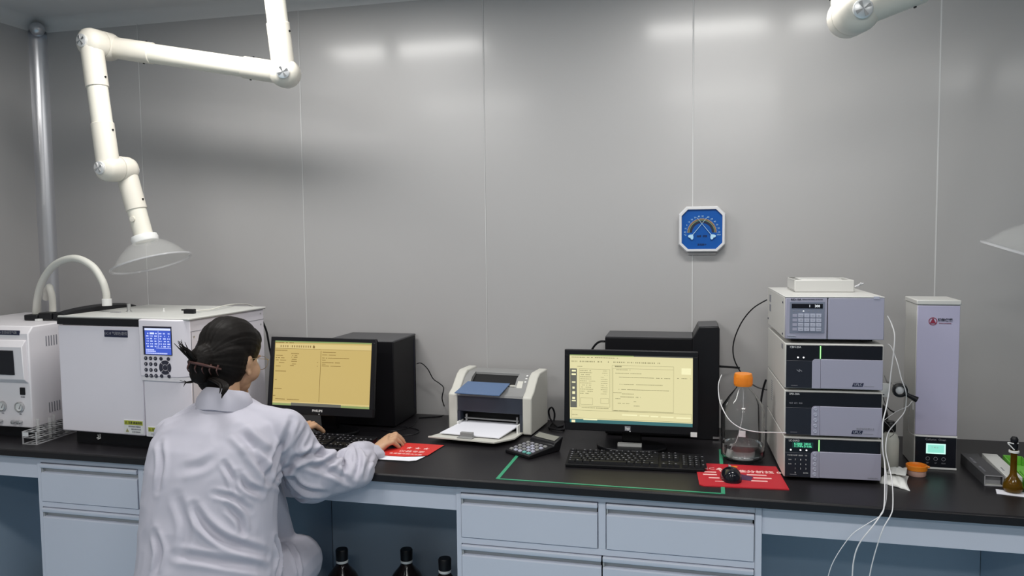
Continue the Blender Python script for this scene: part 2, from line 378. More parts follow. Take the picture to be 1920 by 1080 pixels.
for zz,e in ((z0+.2955,.41),(z0+.290,.415),(z0+.2835,.46)):
    x=.377
    while x<e: lt.box(x,x+.0018,-.0158,-.0154,zz-.002,zz+.002); x+=.003
lt.box(.418,.475,-.0157,-.0155,z0+.3005,z0+.3015)
lt.build('screen_text','lcdt',sc)
kp=None
for zz in (.266,.247,.2275,.2085):
    for xx in (.372,.391,.410):
        k=MB().lathe([(0.0062,0),(.0062,.002),(.0052,.003),(0,.003)],(xx,-.012,z0+zz),(0,-1,0),14)
        o=k.build('key','darktxt',GC); text('key_mark',str(rnd.randint(0,9)),.006,'whitetxt',o,(xx,-.0153,z0+zz),ext=.0002)
for xx,zz in ((.432,.266),(.461,.266),(.432,.209),(.461,.209)):
    MB().lathe([(0.006,0),(.006,.002),(.005,.003),(0,.003)],(xx,-.012,z0+zz),(0,-1,0),14).build('key','darktxt',GC)
cx,cz=.4475,z0+.2375
for q in range(4):
    a0=q*pi/2-pi/4+.1; n=8; P_=[(cx+.0115*cos(a0+(pi/2-.2)*i/n),cz+.0115*sin(a0+(pi/2-.2)*i/n)) for i in range(n+1)]+[(cx+.023*cos(a0+(pi/2-.2)*(n-i)/n),cz+.023*sin(a0+(pi/2-.2)*(n-i)/n)) for i in range(n+1)]
    MB().prism(P_,'y',-.0148,-.012).build('arrow_key','darktxt',GC)
MB().lathe([(.0088,0),(.0088,.002),(.0075,.0035),(0,.0035)],(cx,-.012,cz),(0,-1,0),20).build('enter_key','darktxt',GC)
MB().box(.198,.292,-.0022,.0,z0+.331,z0+.354).build('name_plate','navylab',GC)
text('plate_text','GC-II 气相色谱仪',.0125,'greytxt',GC,(.245,-.0026,z0+.3425))
for sx,sw,sz0,sz1 in ((.262,.078,.006,.052),(.362,.075,.002,.035)):
    yy=-.0012 if sx<.3 else -.0052
    s_=MB().box(sx,sx+sw,yy,yy+.002,z0+sz0,z0+sz1).build('warning_label','whitetxt',GC)
    MB().box(sx+.002,sx+sw-.002,yy-.0004,yy,z0+sz1-.016,z0+sz1-.002).build('label_band','yellowgreen',s_)
    text('label_text','⚠ 注意 高温烫伤',.009,'darktxt',s_,(sx+sw/2,yy-.0008,z0+sz1-.009))
    if sx<.3:
        text('label_text','使用前请仔细阅读',.0062,'greytxt',s_,(sx+sw/2+.004,yy-.0004,z0+.030))
        text('label_text','操作说明书内容',.0056,'greytxt',s_,(sx+sw/2+.010,yy-.0004,z0+.021))
        text('label_text','必须可靠接地',.0056,'greytxt',s_,(sx+sw/2+.010,yy-.0004,z0+.012))
        tr=MB().prism([(sx+.006,z0+.011),(sx+.020,z0+.011),(sx+.013,z0+.024)],'y',yy-.0004,yy).build('warning_triangle','olive',s_)
    else: text('label_text','严禁触摸 断电维修',.006,'greytxt',s_,(sx+sw/2,yy-.0004,z0+.010))
MB().tube([(.118,.0285,.018),(.126,.0285,.022),(.122,.0285,.030)],.0022,6,3).tube([(.132,.0285,.033),(.132,.0285,.018),(.122,.0285,.014)],.0022,6).build('foot_mark','whiteplast',GC)
# right side seams and screws
for zz in (.352,):
    MB().box(w-.0102,w-.0090,.02,d,z0+zz,z0+zz+.0015).build('side_seam','greytxt',GC)
MB().box(w-.0102,w-.0088,.05,.33,z0+.318,z0+.3192).build('side_seam','greytxt',GC)
MB().box(w-.0102,w-.0090,.022,.0235,z0,z0+.352).build('side_seam','greytxt',GC)
MB().box(w-.0102,w-.0092,.34,.36,z0+.29,z0+.31).build('side_badge','greytxt',GC)
for yy,zz in ((.035,.335),(.035,.28),(.41,.375),(.41,.335),(.12,.24)):
    MB().lathe([(0,0),(.003,0),(.003,.0018),(0,.0022)],(w-.010,yy,z0+zz),(1,0,0),10).build('screw','steel',GC)
# injection port with fitting
MB().lathe([(.010,0),(.010,.004),(.0065,.005),(.0065,.03),(0,.03)],(.155,.16,z0+h+.003),n=16).build('injection_port','steel',GC,angle=50)
MB().lathe([(.005,0),(.005,.002),(.002,.003),(.002,.012),(0,.012)],(.27,.20,z0+h+.003),n=12).build('septum_post','whiteplast',GC,angle=50)
MB().box(.10,.14,.13,.14,z0+h+.004,z0+h+.0055).build('top_slot','greytxt',GC)
# curved black cover at the top-left edge
cv=MB(); n=14
rings=[]
for i in range(n+1):
    t=i/n; x=.012-.02*t; y=.01+.36*t; hh=.003+.013*sin(pi*min(1,t*1.0))**.7
    c=Vector((x,y,z0+h+.004)); rings.append([c+Vector((-.022,.0,0)),c+Vector((.008,0,0)),c+Vector((.006,0,hh)),c+Vector((-.022,.0,hh+.006))])
cv.loft(rings).build('black_cover','black',GC,bevel=.002)
for xx in (-.075,-.045,-.02): pass
cb=thing('sensor_clip','small black clip with a white lead on top of the gas chromatograph','clip',(-1.730,-0.546,1.264))
MB().box(-.022,.018,-.008,.008,0,.016).build('clip_body','black',cb,bevel=.002)
MB().box(-.034,-.018,-.003,.003,.010,.015).build('clip_jaw','black',cb,bevel=.001)
b0=Vector((-1.730,-0.546,1.264)); 
def rel(pts,o): return [tuple(Vector(p)-Vector(o)) for p in pts]
MB().tube(rel([(-1.734,-0.520,1.271),(-1.717,-0.450,1.270),(-1.730,-0.350,1.274),(-1.760,-0.220,1.269),(-1.778,-0.120,1.258),(-1.785,-0.060,1.242)],b0),.0025,6,6).build('lead','hose',cb)
# hose arch
ha=thing('exhaust_hose','thick off-white hose arching from the left unit onto the chromatograph','hose',(-2.46,-.45,1.225))
o_=(-2.46,-.45,1.225)
MB().tube(rel([(-2.475,-0.450,1.228),(-2.453,-0.460,1.302),(-2.405,-0.480,1.372),(-2.325,-0.500,1.433),(-2.221,-0.520,1.456),(-2.149,-0.520,1.429),(-2.108,-0.520,1.377),(-2.093,-0.520,1.333),(-2.092,-0.520,1.307)],o_),.0128,16,8).build('hose_tube','hose',ha)
a=Vector((-2.091,-0.520,1.310)); b=Vector((-2.091,-0.520,1.285))
MB().cyl(a-Vector(o_),b-Vector(o_),.0165).build('hose_cuff','whiteplast',ha,bevel=.001)
hb=thing('short_hose','short off-white hose stub standing behind the hose arch','hose',(-2.42,-.36,1.225))
MB().tube(rel([(-2.485,-0.360,1.227),(-2.483,-0.360,1.294),(-2.491,-0.360,1.332),(-2.515,-0.340,1.339),(-2.566,-0.300,1.321),(-2.593,-0.280,1.287)],(-2.42,-.36,1.225)),.0125,14,6).build('hose_tube','hose',hb)
br=thing('hose_bracket','black plastic bracket holding the hoses on the left unit','bracket',(-2.44,-.47,1.222))
b_=MB().box(-.05,.01,-.02,.02,0,.022).box(.01,.07,-.015,.03,.004,.03).box(.07,.11,-.01,.03,.0,.03); b_.build('clamp','black',br,bevel=.004)
MB().box(.012,.03,-.032,-.012,0,.008).build('clamp_nut','whiteplast',br,bevel=.001)

# test tube rack
tr=thing('test_tube_rack','small clear acrylic tube rack between the two white instruments','rack',(-2.262,-.712,CT),R(2))
for z in (.0,.022,.043):
    p=MB()
    for xx in (-.028,0.0,.026): p.box(xx-.0015,xx+.0015,0,.19,z,z+.002)
    for k in range(9): p.box(-.028,.027,k*.0235,k*.0235+.0035,z,z+.002)
    p.build('rack_tier','acryw',tr)
for x in (-.028,.026):
    for y in (0,.186):
        MB().box(x-.002,x+.002,y,y+.003,0,.045).build('rack_post','acryw',tr)
MB().box(-.027,-.004,-.001,.0,.028,.042).build('rack_label','frame',tr)
for k,(xx,yy) in enumerate(((-.013,.05),(.013,.075),(-.013,.12),(.013,.148))):
    t=thing('test_tube',['thin glass test tube nearest the front left of the rack','thin glass test tube nearest the front right of the rack','thin glass test tube at the rear left of the rack','thin glass test tube at the rear right of the rack'][k],'test tube',(tr.location.x+xx,tr.location.y+yy,CT+.003),group='test tubes in the rack')
    MB().lathe([(0,0),(.004,.002),(.006,.006),(.006,.072),(.0068,.073),(.0068,.0745),(.0052,.0745),(.0052,.006),(0,.003)],n=14).build('tube','acry',t)

# ================================================================ monitors
def monitor(name,label,origin,rz,rx,w,h,bz,bt,bb,depth,logo,lg,ui,stand_y,screenmat):
    # origin: bottom-left of the visible screen; panel tilted about that edge
    t=thing(name,label,'monitor',(origin[0],origin[1],CT),rz)
    p=bpy.data.objects.new('display_head',None); COL.objects.link(p); p.parent=t; p.location=(0,0,origin[2]-CT); p.rotation_euler=(rx,0,0)
    bpy.data.objects.remove(p)
    T=Matrix.Translation((0,0,origin[2]-CT))@Matrix.Rotation(rx,4,'X')
    def put(o): o.matrix_basis=T@o.matrix_basis; return o
    fr=MB()
    fr.box(-bz,w+bz,-.008,.010,h,h+bt); fr.box(-bz,w+bz,-.008,.010,-bb,0); fr.box(-bz,0,-.008,.010,0,h); fr.box(w,w+bz,-.008,.010,0,h)
    bezel=put(fr.build('bezel','black',t,bevel=.002))
    put(MB().prism([(-bz,.01),(w+bz,.01),(w+bz-.02,depth*.6),(w*.7,depth),(w*.3,depth),(-bz+.02,depth*.6)],'z',-bb+.004,h+bt-.004).build('back_shell','blackmatte',t,bevel=.004))
    scr=put(MB().box(0,w,-.003,.006,0,h).build('screen',screenmat,t))
    Y=-.0034
    for mname,rects in ui(w,h).items():
        m_=MB()
        for (a,b,c,e) in rects: m_.box(a,b,Y-(.0005 if mname=='scr2b' else .0003 if mname[-1] in 'td' else 0),Y+.0002,c,e)
        o=m_.build('screen_content',mname,scr,smooth=False,kind='stuff')
    tx=put(text('logo_text',logo,lg,'whitetxt',t,(w*.48,-.0085,-bb*.48),sx=1.15,bold=.0003))
    put(MB().box(w*.5-.001,w*.5+.001,-.0087,-.008,-bb*.88,-bb*.82).build('power_light','ledw',t))
    zc=origin[2]-CT
    nk=MB().prism([(.03+stand_y,.01),(.055+stand_y,.01),(.045,zc+.10),(.03,zc+.10)],'x',w*.42,w*.58).build('stand_neck','black',t,bevel=.003)
    st=MB(); n=28
    st.prism([(w/2+.115*cos(2*pi*i/n),stand_y+.03+.075*sin(2*pi*i/n)) for i in range(n)],'z',.0006,.011); st.build('stand_base','black',t,bevel=.003)
    return t,put
rs=random.Random(7)
def line(x0,x1,z,hgt=.0020,dash=.0032,gap=.0012,p=.85):
    out=[];x=x0
    while x<x1:
        l=dash*(.6+rs.random()*1.2)
        if rs.random()<p: out.append((x,min(x+l,x1),z-hgt/2,z+hgt/2))
        x+=l+gap
    return out
def ui1(w,h):
    t=[];b=[]
    def X(u): return (u-105)/1090*w
    def Z(v): return h-(v-118)/750*h
    for x in range(170,520,26): t+=line(X(x),X(x+12),Z(180),.0075,.002,.001,.9)
    t+=[(X(540),X(562),Z(196),Z(172)),(X(547),X(555),Z(172),Z(160))]
    t+=line(X(110),X(320),Z(140),.002)
    t+=[(X(110),X(635),Z(209),Z(205)),(X(632),X(636),Z(815),Z(225)),(X(640),X(1190),Z(208),Z(206))]
    for a,e,v in ((110,250,230),(295,385,265),(120,200,290),(310,365,288),(120,220,318),(300,370,308),(120,240,345),(305,360,333),(160,220,374),(300,365,355),(310,355,385),(290,330,405),(125,180,415),(120,245,473),(120,145,575),(120,205,678),(100,135,760),(110,410,798),(655,800,238),(650,800,270),(650,950,305),(650,690,330),(650,850,358),(650,690,376),(650,860,397),(595,605,360),(595,605,403)):
        t+=line(X(a),X(e),Z(v),.0021,.003,.0008,.95)
    b+=[(X(110),X(1190),Z(205),Z(150)),(X(100),X(1190),Z(845),Z(825))]
    g=[(0,w,h-.005,h),(0,X(320),0,.009),(X(880),w,0,.009)]
    d=[(X(320),X(880),0,.010)]
    return {'scr1b':b,'scrgreen':g,'scr1t':t,'scrd':d}
def ui2(w,h):
    t=[];b=[];d=[];te=[]
    def X(u): return (u-85)/1465*w
    def Z(v): return h-(v-100)/790*h
    d+=[(X(860),w,h-.004,h),(X(90),X(172),Z(715),Z(265))]
    g=[(X(85),X(860),h-.004,h)]
    t+=line(X(105),X(690),Z(133),.002)
    for a,e in ((110,480),(550,860),(880,1180)): t+=line(X(a),X(e),Z(180),.004,.0022,.003,.8)
    t+=line(X(180),X(240),Z(238)); t+=line(X(635),X(715),Z(228),.004,.003,.0005,1)
    for v in range(285,560,24): t+=line(X(210),X(330+rs.random()*70),Z(v),.0016); t+=line(X(465),X(545),Z(v),.0013)
    def rect(a,c,e,f,k=.0007): return [(X(a),X(e),Z(c)-k,Z(c)),(X(a),X(e),Z(f),Z(f)+k),(X(a),X(a)+k,Z(f),Z(c)),(X(e)-k,X(e),Z(f),Z(c))]
    t+=rect(200,265,575,700)+rect(610,250,1330,735)+rect(215,600,365,680)+rect(460,600,560,660)+rect(600,215,1330,740)+rect(105,745,1540,840)
    for a,e,v in ((640,820,265),(640,950,305),(670,1290,350),(690,1200,430),(680,1290,490),(615,715,530),(720,860,540),(700,940,575),(640,700,598),(670,810,650),(860,930,675),(620,800,735),(860,890,625),(230,560,715),(110,180,800),(1420,1520,245),(1420,1530,345),(1370,1390,345)): t+=line(X(a),X(e),Z(v),.0018,.003,.001,.9)
    b+=[(X(720),X(900),Z(790),Z(775)),(X(930),X(1040),Z(790),Z(778)),(X(1060),X(1150),Z(795),Z(780)),(X(1180),X(1330),Z(795),Z(782)),(X(1360),X(1530),Z(800),Z(785)),(X(1420),X(1530),Z(300),Z(230)),(X(110),X(160),Z(300),Z(280)),(X(108),X(160),Z(340),Z(320)),(X(112),X(155),Z(430),Z(415)),(X(118),X(145),Z(500),Z(475)),(X(115),X(150),Z(560),Z(530)),(X(115),X(150),Z(620),Z(595)),(X(110),X(158),Z(645),Z(632)),(X(105),X(150),0,.008),(X(250),X(420),.009,.014)]
    t+=[(X(1435),X(1455),Z(290),Z(268)),(X(1480),X(1500),Z(290),Z(262))]
    te+=[(X(85),w,0,.011)]
    return {'scrteal':te,'scr2b':b,'scrgreen':g,'scr2t':t,'scrd':d}
m1,put1=monitor('monitor','black monitor with a plain amber screen, beside the seated person','x' and (-1.512,-.40,.925),R(-.6),R(-8.4),.378,.229,.015,.014,.030,.045,'PHILIPS',.011,ui1,.03,'scr1')
m2,put2=monitor('monitor','black monitor with a pale yellow software screen, right of the printer',(-.432,-.40,.913),R(1.0),R(-.8),.389,.222,.016,.016,.025,.045,'hp',.0125,ui2,.03,'scr2')
put2(MB().box(.389-.006,.389+.014,-.0098,-.0083,-.030,-.015).build('sticker','whiteplast',m2,bevel=.002))
put2(MB().box(.389*.48-.009,.389*.48+.009,-.0083,-.0079,-.0195,-.0045).build('logo_tile','greytxt',m2))
# ---------------------------------------------------------------- towers
t=thing('computer_tower','black computer tower standing behind the amber-screen monitor','computer',(-1.378,-.24,CT))
MB().box(0,.267,0,.226,.004,.318).build('case','blackmatte',t,bevel=.003)
MB().box(-.001,.268,-.001,.227,.314,.322).build('lid','blacktop',t,bevel=.003)
MB().box(.02,.25,.02,.2,0,.004).build('foot','black',t)
MB().box(.2665,.268,.205,.208,.03,.3).build('side_trim','navylab',t)
t=thing('computer_tower','black computer tower with raised front crest, behind the yellow-screen monitor','computer',(-.344,-.19,CT),R(1.5))
W2=.385
MB().prism([(0,.006),(0,.345),(.296,.345),(.296,.006)],'y',0,.175).build('case','blackmatte',t,bevel=.003)
MB().prism([(.296,.0),(.296,.345),(.316,.385),(W2-.004,.388),(W2,.38),(W2,.0)],'y',-.002,.177).build('front_bezel','black',t,bevel=.003)
MB().box(.001,.296,.001,.174,.345,.3475).build('lid','blacktop',t)
MB().prism([(.300,.352),(.317,.3865),(W2-.006,.3895),(W2-.006,.3875),(.318,.3845)],'y',.004,.17).build('crest_lid','blacktop',t)
MB().box(.02,.28,.02,.155,0,.006).build('foot','black',t)
MB().box(W2,W2+.012,.03,.05,.12,.13).build('usb_plug','whiteplast',t,bevel=.001)
MB().box(W2-.02,W2+.002,-.004,0.0,.005,.012).build('front_badge','steel',t)

# ================================================================ printer
PR=thing('laser_printer','small grey laser printer with open paper tray between the two monitors','printer',(-.905,-.235,CT),R(-5))
w,d=.315,.20
side=[(0,.004),(0,.134),(.010,.142),(.030,.151),(.055,.174),(.080,.196),(.105,.207),(d,.207),(d,.004)]
def sidep(x0,x1): return MB().prism(side,'x',x0,x1)
sidep(0,.034).build('side_panel','prn',PR,bevel=.005,seg=3)
sidep(w-.034,w).build('side_panel','prn',PR,bevel=.005,seg=3)
inn=[(0.006,.118),(.02,.132),(.045,.155),(.07,.182),(.10,.200),(d-.002,.200),(d-.002,.118)]
MB().prism([(0.004,.130),(.006,.138),(.030,.145),(.030,.130)],'x',.034,w-.034).build('front_lip','prngrey',PR)
MB().prism([(.03,.10),(.03,.145),(.052,.160),(.056,.10)],'x',.034,w-.034).build('top_step','prngrey',PR)
MB().prism([(.118,.10),(.118,.1995),(.122,.200),(d-.002,.200),(d-.002,.10)],'x',.034,w-.034).build('rear_cover','prngrey',PR,bevel=.002)
MB().prism([(.052,.10),(.052,.160),(.08,.186),(.118,.1995),(.118,.10)],'x',.034,.062).build('cover_left','prngrey',PR)
cr=MB().prism([(.052,.10),(.052,.160),(.08,.186),(.118,.1995),(.118,.10)],'x',w-.080,w-.034).build('cover_right','prngrey',PR)
MB().prism([(.052,.152),(.118,.190),(.118,.17),(.07,.14)],'x',.062,w-.080).build('output_slot','shadowblack',PR)
MB().box(.034,w-.034,.005,d-.01,.074,.136).build('front_panel','navy',PR,bevel=.002)
MB().box(.034,w-.034,.06,d-.01,.004,.075).build('rear_body','shadowblack',PR)
MB().box(.034,.045,.003,.06,.004,.075).box(w-.045,w-.034,.003,.06,.004,.075).box(.034,w-.034,.003,.06,.002,.008).build('feed_frame','navy',PR)
MB().box(.055,w-.055,.02,.03,.044,.048).box(.055,w-.055,.03,.04,.030,.033).box(.058,.064,.02,.03,.03,.06).box(w-.064,w-.058,.02,.03,.03,.06).build('feed_guide','prngrey',PR,bevel=.001)
ot=MB().add([(.052,.062,.172),(.215,.062,.172),(.205,-.025,.145),(.034,-.022,.145),(.052,.062,.168),(.215,.062,.168),(.205,-.025,.1415),(.034,-.022,.1415)],[(0,1,2,3),(7,6,5,4),(0,4,5,1),(1,5,6,2),(2,6,7,3),(3,7,4,0)]).build('output_flap','bluepl',PR,bevel=.001)
MB().box(.215,.255,.055,.07,.160,.165).build('flap_hinge','prn',PR,bevel=.001)
for k,zz in enumerate((.178,.187,.196)):
    MB().lathe([(.004,0),(.004,.004),(0,.004)],(w-.045,.085+k*.012-.012,zz-.003),(0,-.5,.8),10).build('button','whiteplast',PR)
MB().prism([(.05,.159),(.07,.180),(.072,.179),(.052,.157)],'x',w-.072,w-.052).build('badge','prn',PR)
try_=MB().add([(.034,.01,.006),(w-.034,.01,.006),(w-.030,-.10,.012),(w-.075,-.175,.014),(-.005,-.165,.014),(.0,-.15,.012),
   (.034,.01,.012),(w-.034,.01,.012),(w-.030,-.10,.018),(w-.075,-.175,.020),(-.005,-.165,.020),(.0,-.15,.018)],
   [(5,4,3,2,1,0),(6,7,8,9,10,11)]+[(i,(i+1)%6,6+(i+1)%6,6+i) for i in range(6)]).build('paper_tray','prn',PR,bevel=.001)
for a_ in (.040,w-.05): MB().box(a_,a_+.006,-.02,.03,.012,.04).build('tray_arm','whiteplast',PR,bevel=.001)
pp=MB().add([(.050,.04,.030),(w-.052,.04,.030),(w-.072,-.135,.0215),(.022,-.125,.0215),(.050,.04,.034),(w-.052,.04,.034),(w-.072,-.135,.0245),(.022,-.125,.0245)],[(3,2,1,0),(4,5,6,7),(0,1,5,4),(1,2,6,5),(2,3,7,6),(3,0,4,7)])
pt=pp.build('paper_stack','paper',PR)
MB().box(.105,.15,-.145,-.13,.0205,.036).box(.10,.155,-.162,-.130,.0195,.0225).build('paper_stop','prngrey',PR,bevel=.001)
# ---------------------------------------------------------------- calculator
CA=thing('calculator','black desk calculator with tilted display in front of the printer','calculator',(-.632,-.478,CT),R(-41),rx=0)
w,l=.112,.155
A=Vector((-.632,-.478)); 
body=MB().prism([(0,0),(0,.012),(l*.72,.022),(l*.75,.030),(l,.046),(l,.040),(l*.9,.0)],'x',0,w)
CA.rotation_euler=(0,0,R(-33))
body.build('case','black',CA,bevel=.003)
def onslope(y): return .012+.0139*y/.1116*.72
for r_ in range(5):
    for c_ in range(5):
        x=.010+c_*.0195; y=.010+r_*.0185
        mt='keyl' if (r_+c_)%3 else 'prngrey'
        if c_<2 and r_>0 or r_==4: mt='greytxt' if (r_+c_)%2 else 'prngrey'
        if (r_,c_) in ((0,3),(0,4)): mt='calcgreen'
        z=.012+.010*y/(l*.72)
        MB().add([(x,y,z),(x+.012,y,z),(x+.012,y+.010,z+.001),(x,y+.010,z+.001),(x+.001,y+.001,z+.0035),(x+.011,y+.001,z+.0035),(x+.011,y+.009,z+.0045),(x+.001,y+.009,z+.0045)],[(4,5,6,7),(0,1,5,4),(1,2,6,5),(2,3,7,6),(3,0,4,7)]).build('key',mt,CA)
MB().add([(.010,l*.80,.0345),(w-.010,l*.80,.0345),(w-.010,l*.955,.0437),(.010,l*.955,.0437)],[(0,1,2,3)]).build('display','lcdoff',CA)
# ================================================================ keyboards
def keyboard(label,loc,rz,w,d,loc_light=None):
    t=thing('keyboard',label,'keyboard',loc,rz)
    MB().prism([(0,0),(0,.010),(.01,.012),(d,.022),(d,0)],'x',0,w).build('case','blackmatte',t,bevel=.002)
    k=MB(); lg=MB(); r0=random.Random(3)
    def key(x0,x1,y0,y1):
        z=.012+.010*(y0-.01)/(d-.01); g=.0012
        k.add([(x0+g*.5,y0,z),(x1-g*.5,y0,z),(x1-g*.5,y1,z+.001),(x0+g*.5,y1,z+.001),(x0+.002,y0+.0015,z+.007),(x1-.002,y0+.0015,z+.007),(x1-.002,y1-.002,z+.0075),(x0+.002,y1-.002,z+.0075)],[(4,5,6,7),(0,1,5,4),(1,2,6,5),(2,3,7,6),(3,0,4,7)])
        lg.box(x0+.0045,x0+.0045+.003+.003*r0.random(),y0+.0065,y0+.0095,z+.0072,z+.0078)
    u=w/22.6; ys=[.010+i*.0165 for i in range(5)]+[.010+5*.0165+.006]
    x=.006
    rows=[[1.25,1.25,1.25,6,1.25,1.25,1.25,1.5],[2.25]+[1]*10+[2.75],[1.75]+[1]*11+[2.25],[1.5]+[1]*12+[1.5],[1]*13+[2],[1,-1,1,1,1,1,-.5,1,1,1,1,-.5,1,1,1,1]]
    for ri,row in enumerate(rows):
        x=.006
        for q in row:
            if q>0: key(x,x+q*u,ys[ri],ys[ri]+.0155)
            x+=abs(q)*u
    xb=.006+15.35*u
    for ri,cols in ((0,(0,1,2)),(1,(1,)),(3,(0,1,2)),(4,(0,1,2)),(5,(0,1,2))):
        for c in cols: key(xb+c*u,xb+(c+1)*u,ys[ri],ys[ri]+.0155)
    xn=xb+3.35*u
    for ri in range(5):
        for c in range(4):
            if c==3 and ri in(0,2): continue
            y1=ys[ri]+.0155+(.0165 if c==3 and ri in(1,3) else 0)
            if c==3 and ri in (1,3): key(xn+c*u,xn+(c+1)*u,ys[ri-1],ys[ri]+.0155)
            else: key(xn+c*u,xn+(c+1)*u,ys[ri],y1)
    k.build('keys','black',t,kind='stuff',smooth=False); lg.build('key_legends','greytxt',t,kind='stuff',smooth=False)
    return t
keyboard('black keyboard in front of the yellow-screen monitor, beside the red mouse mat',(-.414,-.594,CT),R(3.5),.41,.126)
keyboard('black keyboard partly hidden behind the seated person\'s right sleeve',(-1.492,-.565,CT),R(-2),.40,.13)
# ivory note block
nb=thing('eraser_block','small ivory block lying behind the keyboard under the monitor','block',(-0.282,-0.366,0.820),R(2))
MB().box(0,.078,0,.020,0,.020).build('block','boxw',nb,bevel=.001)
# ================================================================ mouse mats and mice
mt=thing('mouse_mat','red mouse mat with a white front band under the person\'s right hand','mouse mat',(-1.10,-.642,CT))
MB().prism([(0,0),(.20,0),(.222,.012),(.25,.205),(.01,.21),(0,.2)],'z',0,.0025).build('pad','matblack',mt)
MB().prism([(.003,.048),(.170,.046),(.20,.058),(.236,.075),(.247,.203),(.012,.207),(.002,.2)],'z',.0025,.003).build('print_red','red',mt)
MB().prism([(.003,.003),(.20,.003),(.220,.014),(.232,.062),(.205,.052),(.170,.042),(.003,.044)],'z',.0025,.003).build('print_white','paper',mt)
text('mat_text','★ ★ ★',.03,'pink',mt,(.175,.145,.0031),(0,0,0),sx=.8)
text('mat_text','仪器专家',.022,'pink',mt,(.17,.105,.0031),(0,0,0))
text('mat_text','色谱整体解决方案',.014,'pink',mt,(.16,.075,.0031),(0,0,0))
mt=thing('mouse_mat','red mouse mat with rows of white lettering in front of the glass bottle','mouse mat',(-.018,-.697,CT),R(4))
MB().prism([(.012,0),(.238,0),(.236,.215),(.012,.222),(0,.17),(0,.012)],'z',0,.0025).build('pad','red2',mt)
MB().prism([(.016,.004),(.234,.004),(.232,.211),(.016,.218),(.004,.168),(.004,.014)],'z',.0025,.003).build('print_red','red2',mt)
text('mat_text','买C▲',.026,'pink',mt,(.045,.165,.0031),(0,0,0))
text('mat_text','们精准分析找 000',.026,'pink',mt,(.165,.148,.0031),(0,0,0),bold=.0006)
ln=MB()
for a,b,c in ((.02,.055,.13),(.016,.055,.105),(.03,.06,.075),(.14,.195,.118),(.155,.205,.090),(.145,.19,.062)): ln.box(a,b,c-.0045,c+.0045,.003,.0034)
ln.box(.045,.115,.042,.046,.003,.0034)
ln.build('print_lines','pink',mt)
MB().prism([(.10,.075),(.145,.06),(.155,.10),(.11,.13),(.098,.115)],'z',.003,.0034).build('print_picture','purple',mt)
MB().prism([(.098,.085),(.108,.085),(.106,.125),(.098,.125)],'z',.0034,.0037).build('print_picture_light','frame',mt)
MB().box(.102,.122,.188,.200,.003,.0034).build('print_orange','orange',mt)
def mouse(label,loc,rz,k=1):
    t=thing('computer_mouse',label,'mouse',loc,rz)
    b=MB(); rings=[]
    for i in range(13):
        a=pi*i/12; y=-.052*cos(a); s=max(sin(a),.05)**.6; hz=.034*(1-.25*(y/.052))*s**.8
        if i>6: hz*=.93
        rings.append([Vector((.029*s*cos(q)*(1-.12*sin(q)**2),y,max(0,hz*max(0,sin(q))**.8))) for q in [2*pi*k/24 for k in range(24)]])
    t.scale=(k,k,k); b.loft(rings).build('shell','gloss',t,angle=80)
    MB().box(-.0006,.0006,.018,.05,.018,.0262).build('button_seam','greytxt',t)
    MB().lathe([(0,-.003),(.007,-.003),(.007,.003),(0,.003)],(0,.028,.0225),(1,0,0),18).build('scroll_wheel','prngrey',t)
    return t
mouse('glossy black mouse on the red mat with lettering',(.068,-.612,CT+.0032),R(6))
mouse('dark mouse under the seated person\'s right hand',(-1.028,-.497,CT+.0032),R(-66),.82)

# ================================================================ solvent bottle
BT=thing('glass_reagent_bottle','clear glass reagent bottle with an orange cap, partly filled with water','bottle',(.109,-.392,CT))
ro=.0655
def bot(off,top):
    return [(0,.002+off),(.045,.002+off),(ro-.008-off*.5,.004+off),(ro-off,.014+off),(ro-off,.150),(ro-.004-off,.168),(ro-.022-off,.195),(.022-off*.6,.222),(.0185-off*.6,.232),(.0185-off*.6,top)]
po=bot(0,.252); pi_=bot(.0035,.252)
MB().lathe(po+pi_[::-1],n=48).build('glass','glass',BT,angle=60)
wp=[(0,.0061),(.045,.0061),(ro-.0122,.009),(ro-.0040,.019),(ro-.0040,.052),(0,.052)]
MB().lathe(wp,n=48).build('water','water',BT,angle=60)
MB().lathe([(.0195,.230),(.0265,.230),(.0275,.234),(.0275,.262),(.0255,.268),(0,.268)],n=36).build('cap','orange',BT,angle=40)
gr=MB()
for k in range(36):
    a=2*pi*k/36; c,s=cos(a),sin(a); gr.box(.0275*c-.0007,.0275*c+.0007,.0275*s-.0007,.0275*s+.0007,.236,.258)
gr.build('cap_ribs','orange',BT)
lb=MB()
n=6; vs=[]
for i in range(n+1):
    a=-pi/2-.12+.30*i/n-.10; vs+=[((ro+.0004)*cos(a),(ro+.0004)*sin(a),.085),((ro+.0004)*cos(a),(ro+.0004)*sin(a),.104)]
lb.add(vs,[(2*i,2*i+2,2*i+3,2*i+1) for i in range(n)]).build('label_patch','frame',BT)
MB().tube([(.0,0,.25),(.0,-.002,.15),(-.012,-.004,.08),(-.028,-.006,.035)],.0014,6,5).build('suction_tube','tube',BT)
MB().cyl((-.029,-.006,.034),(-.034,-.007,.012),.008,.008,16).build('inlet_filter','whiteplast',BT,bevel=.001)

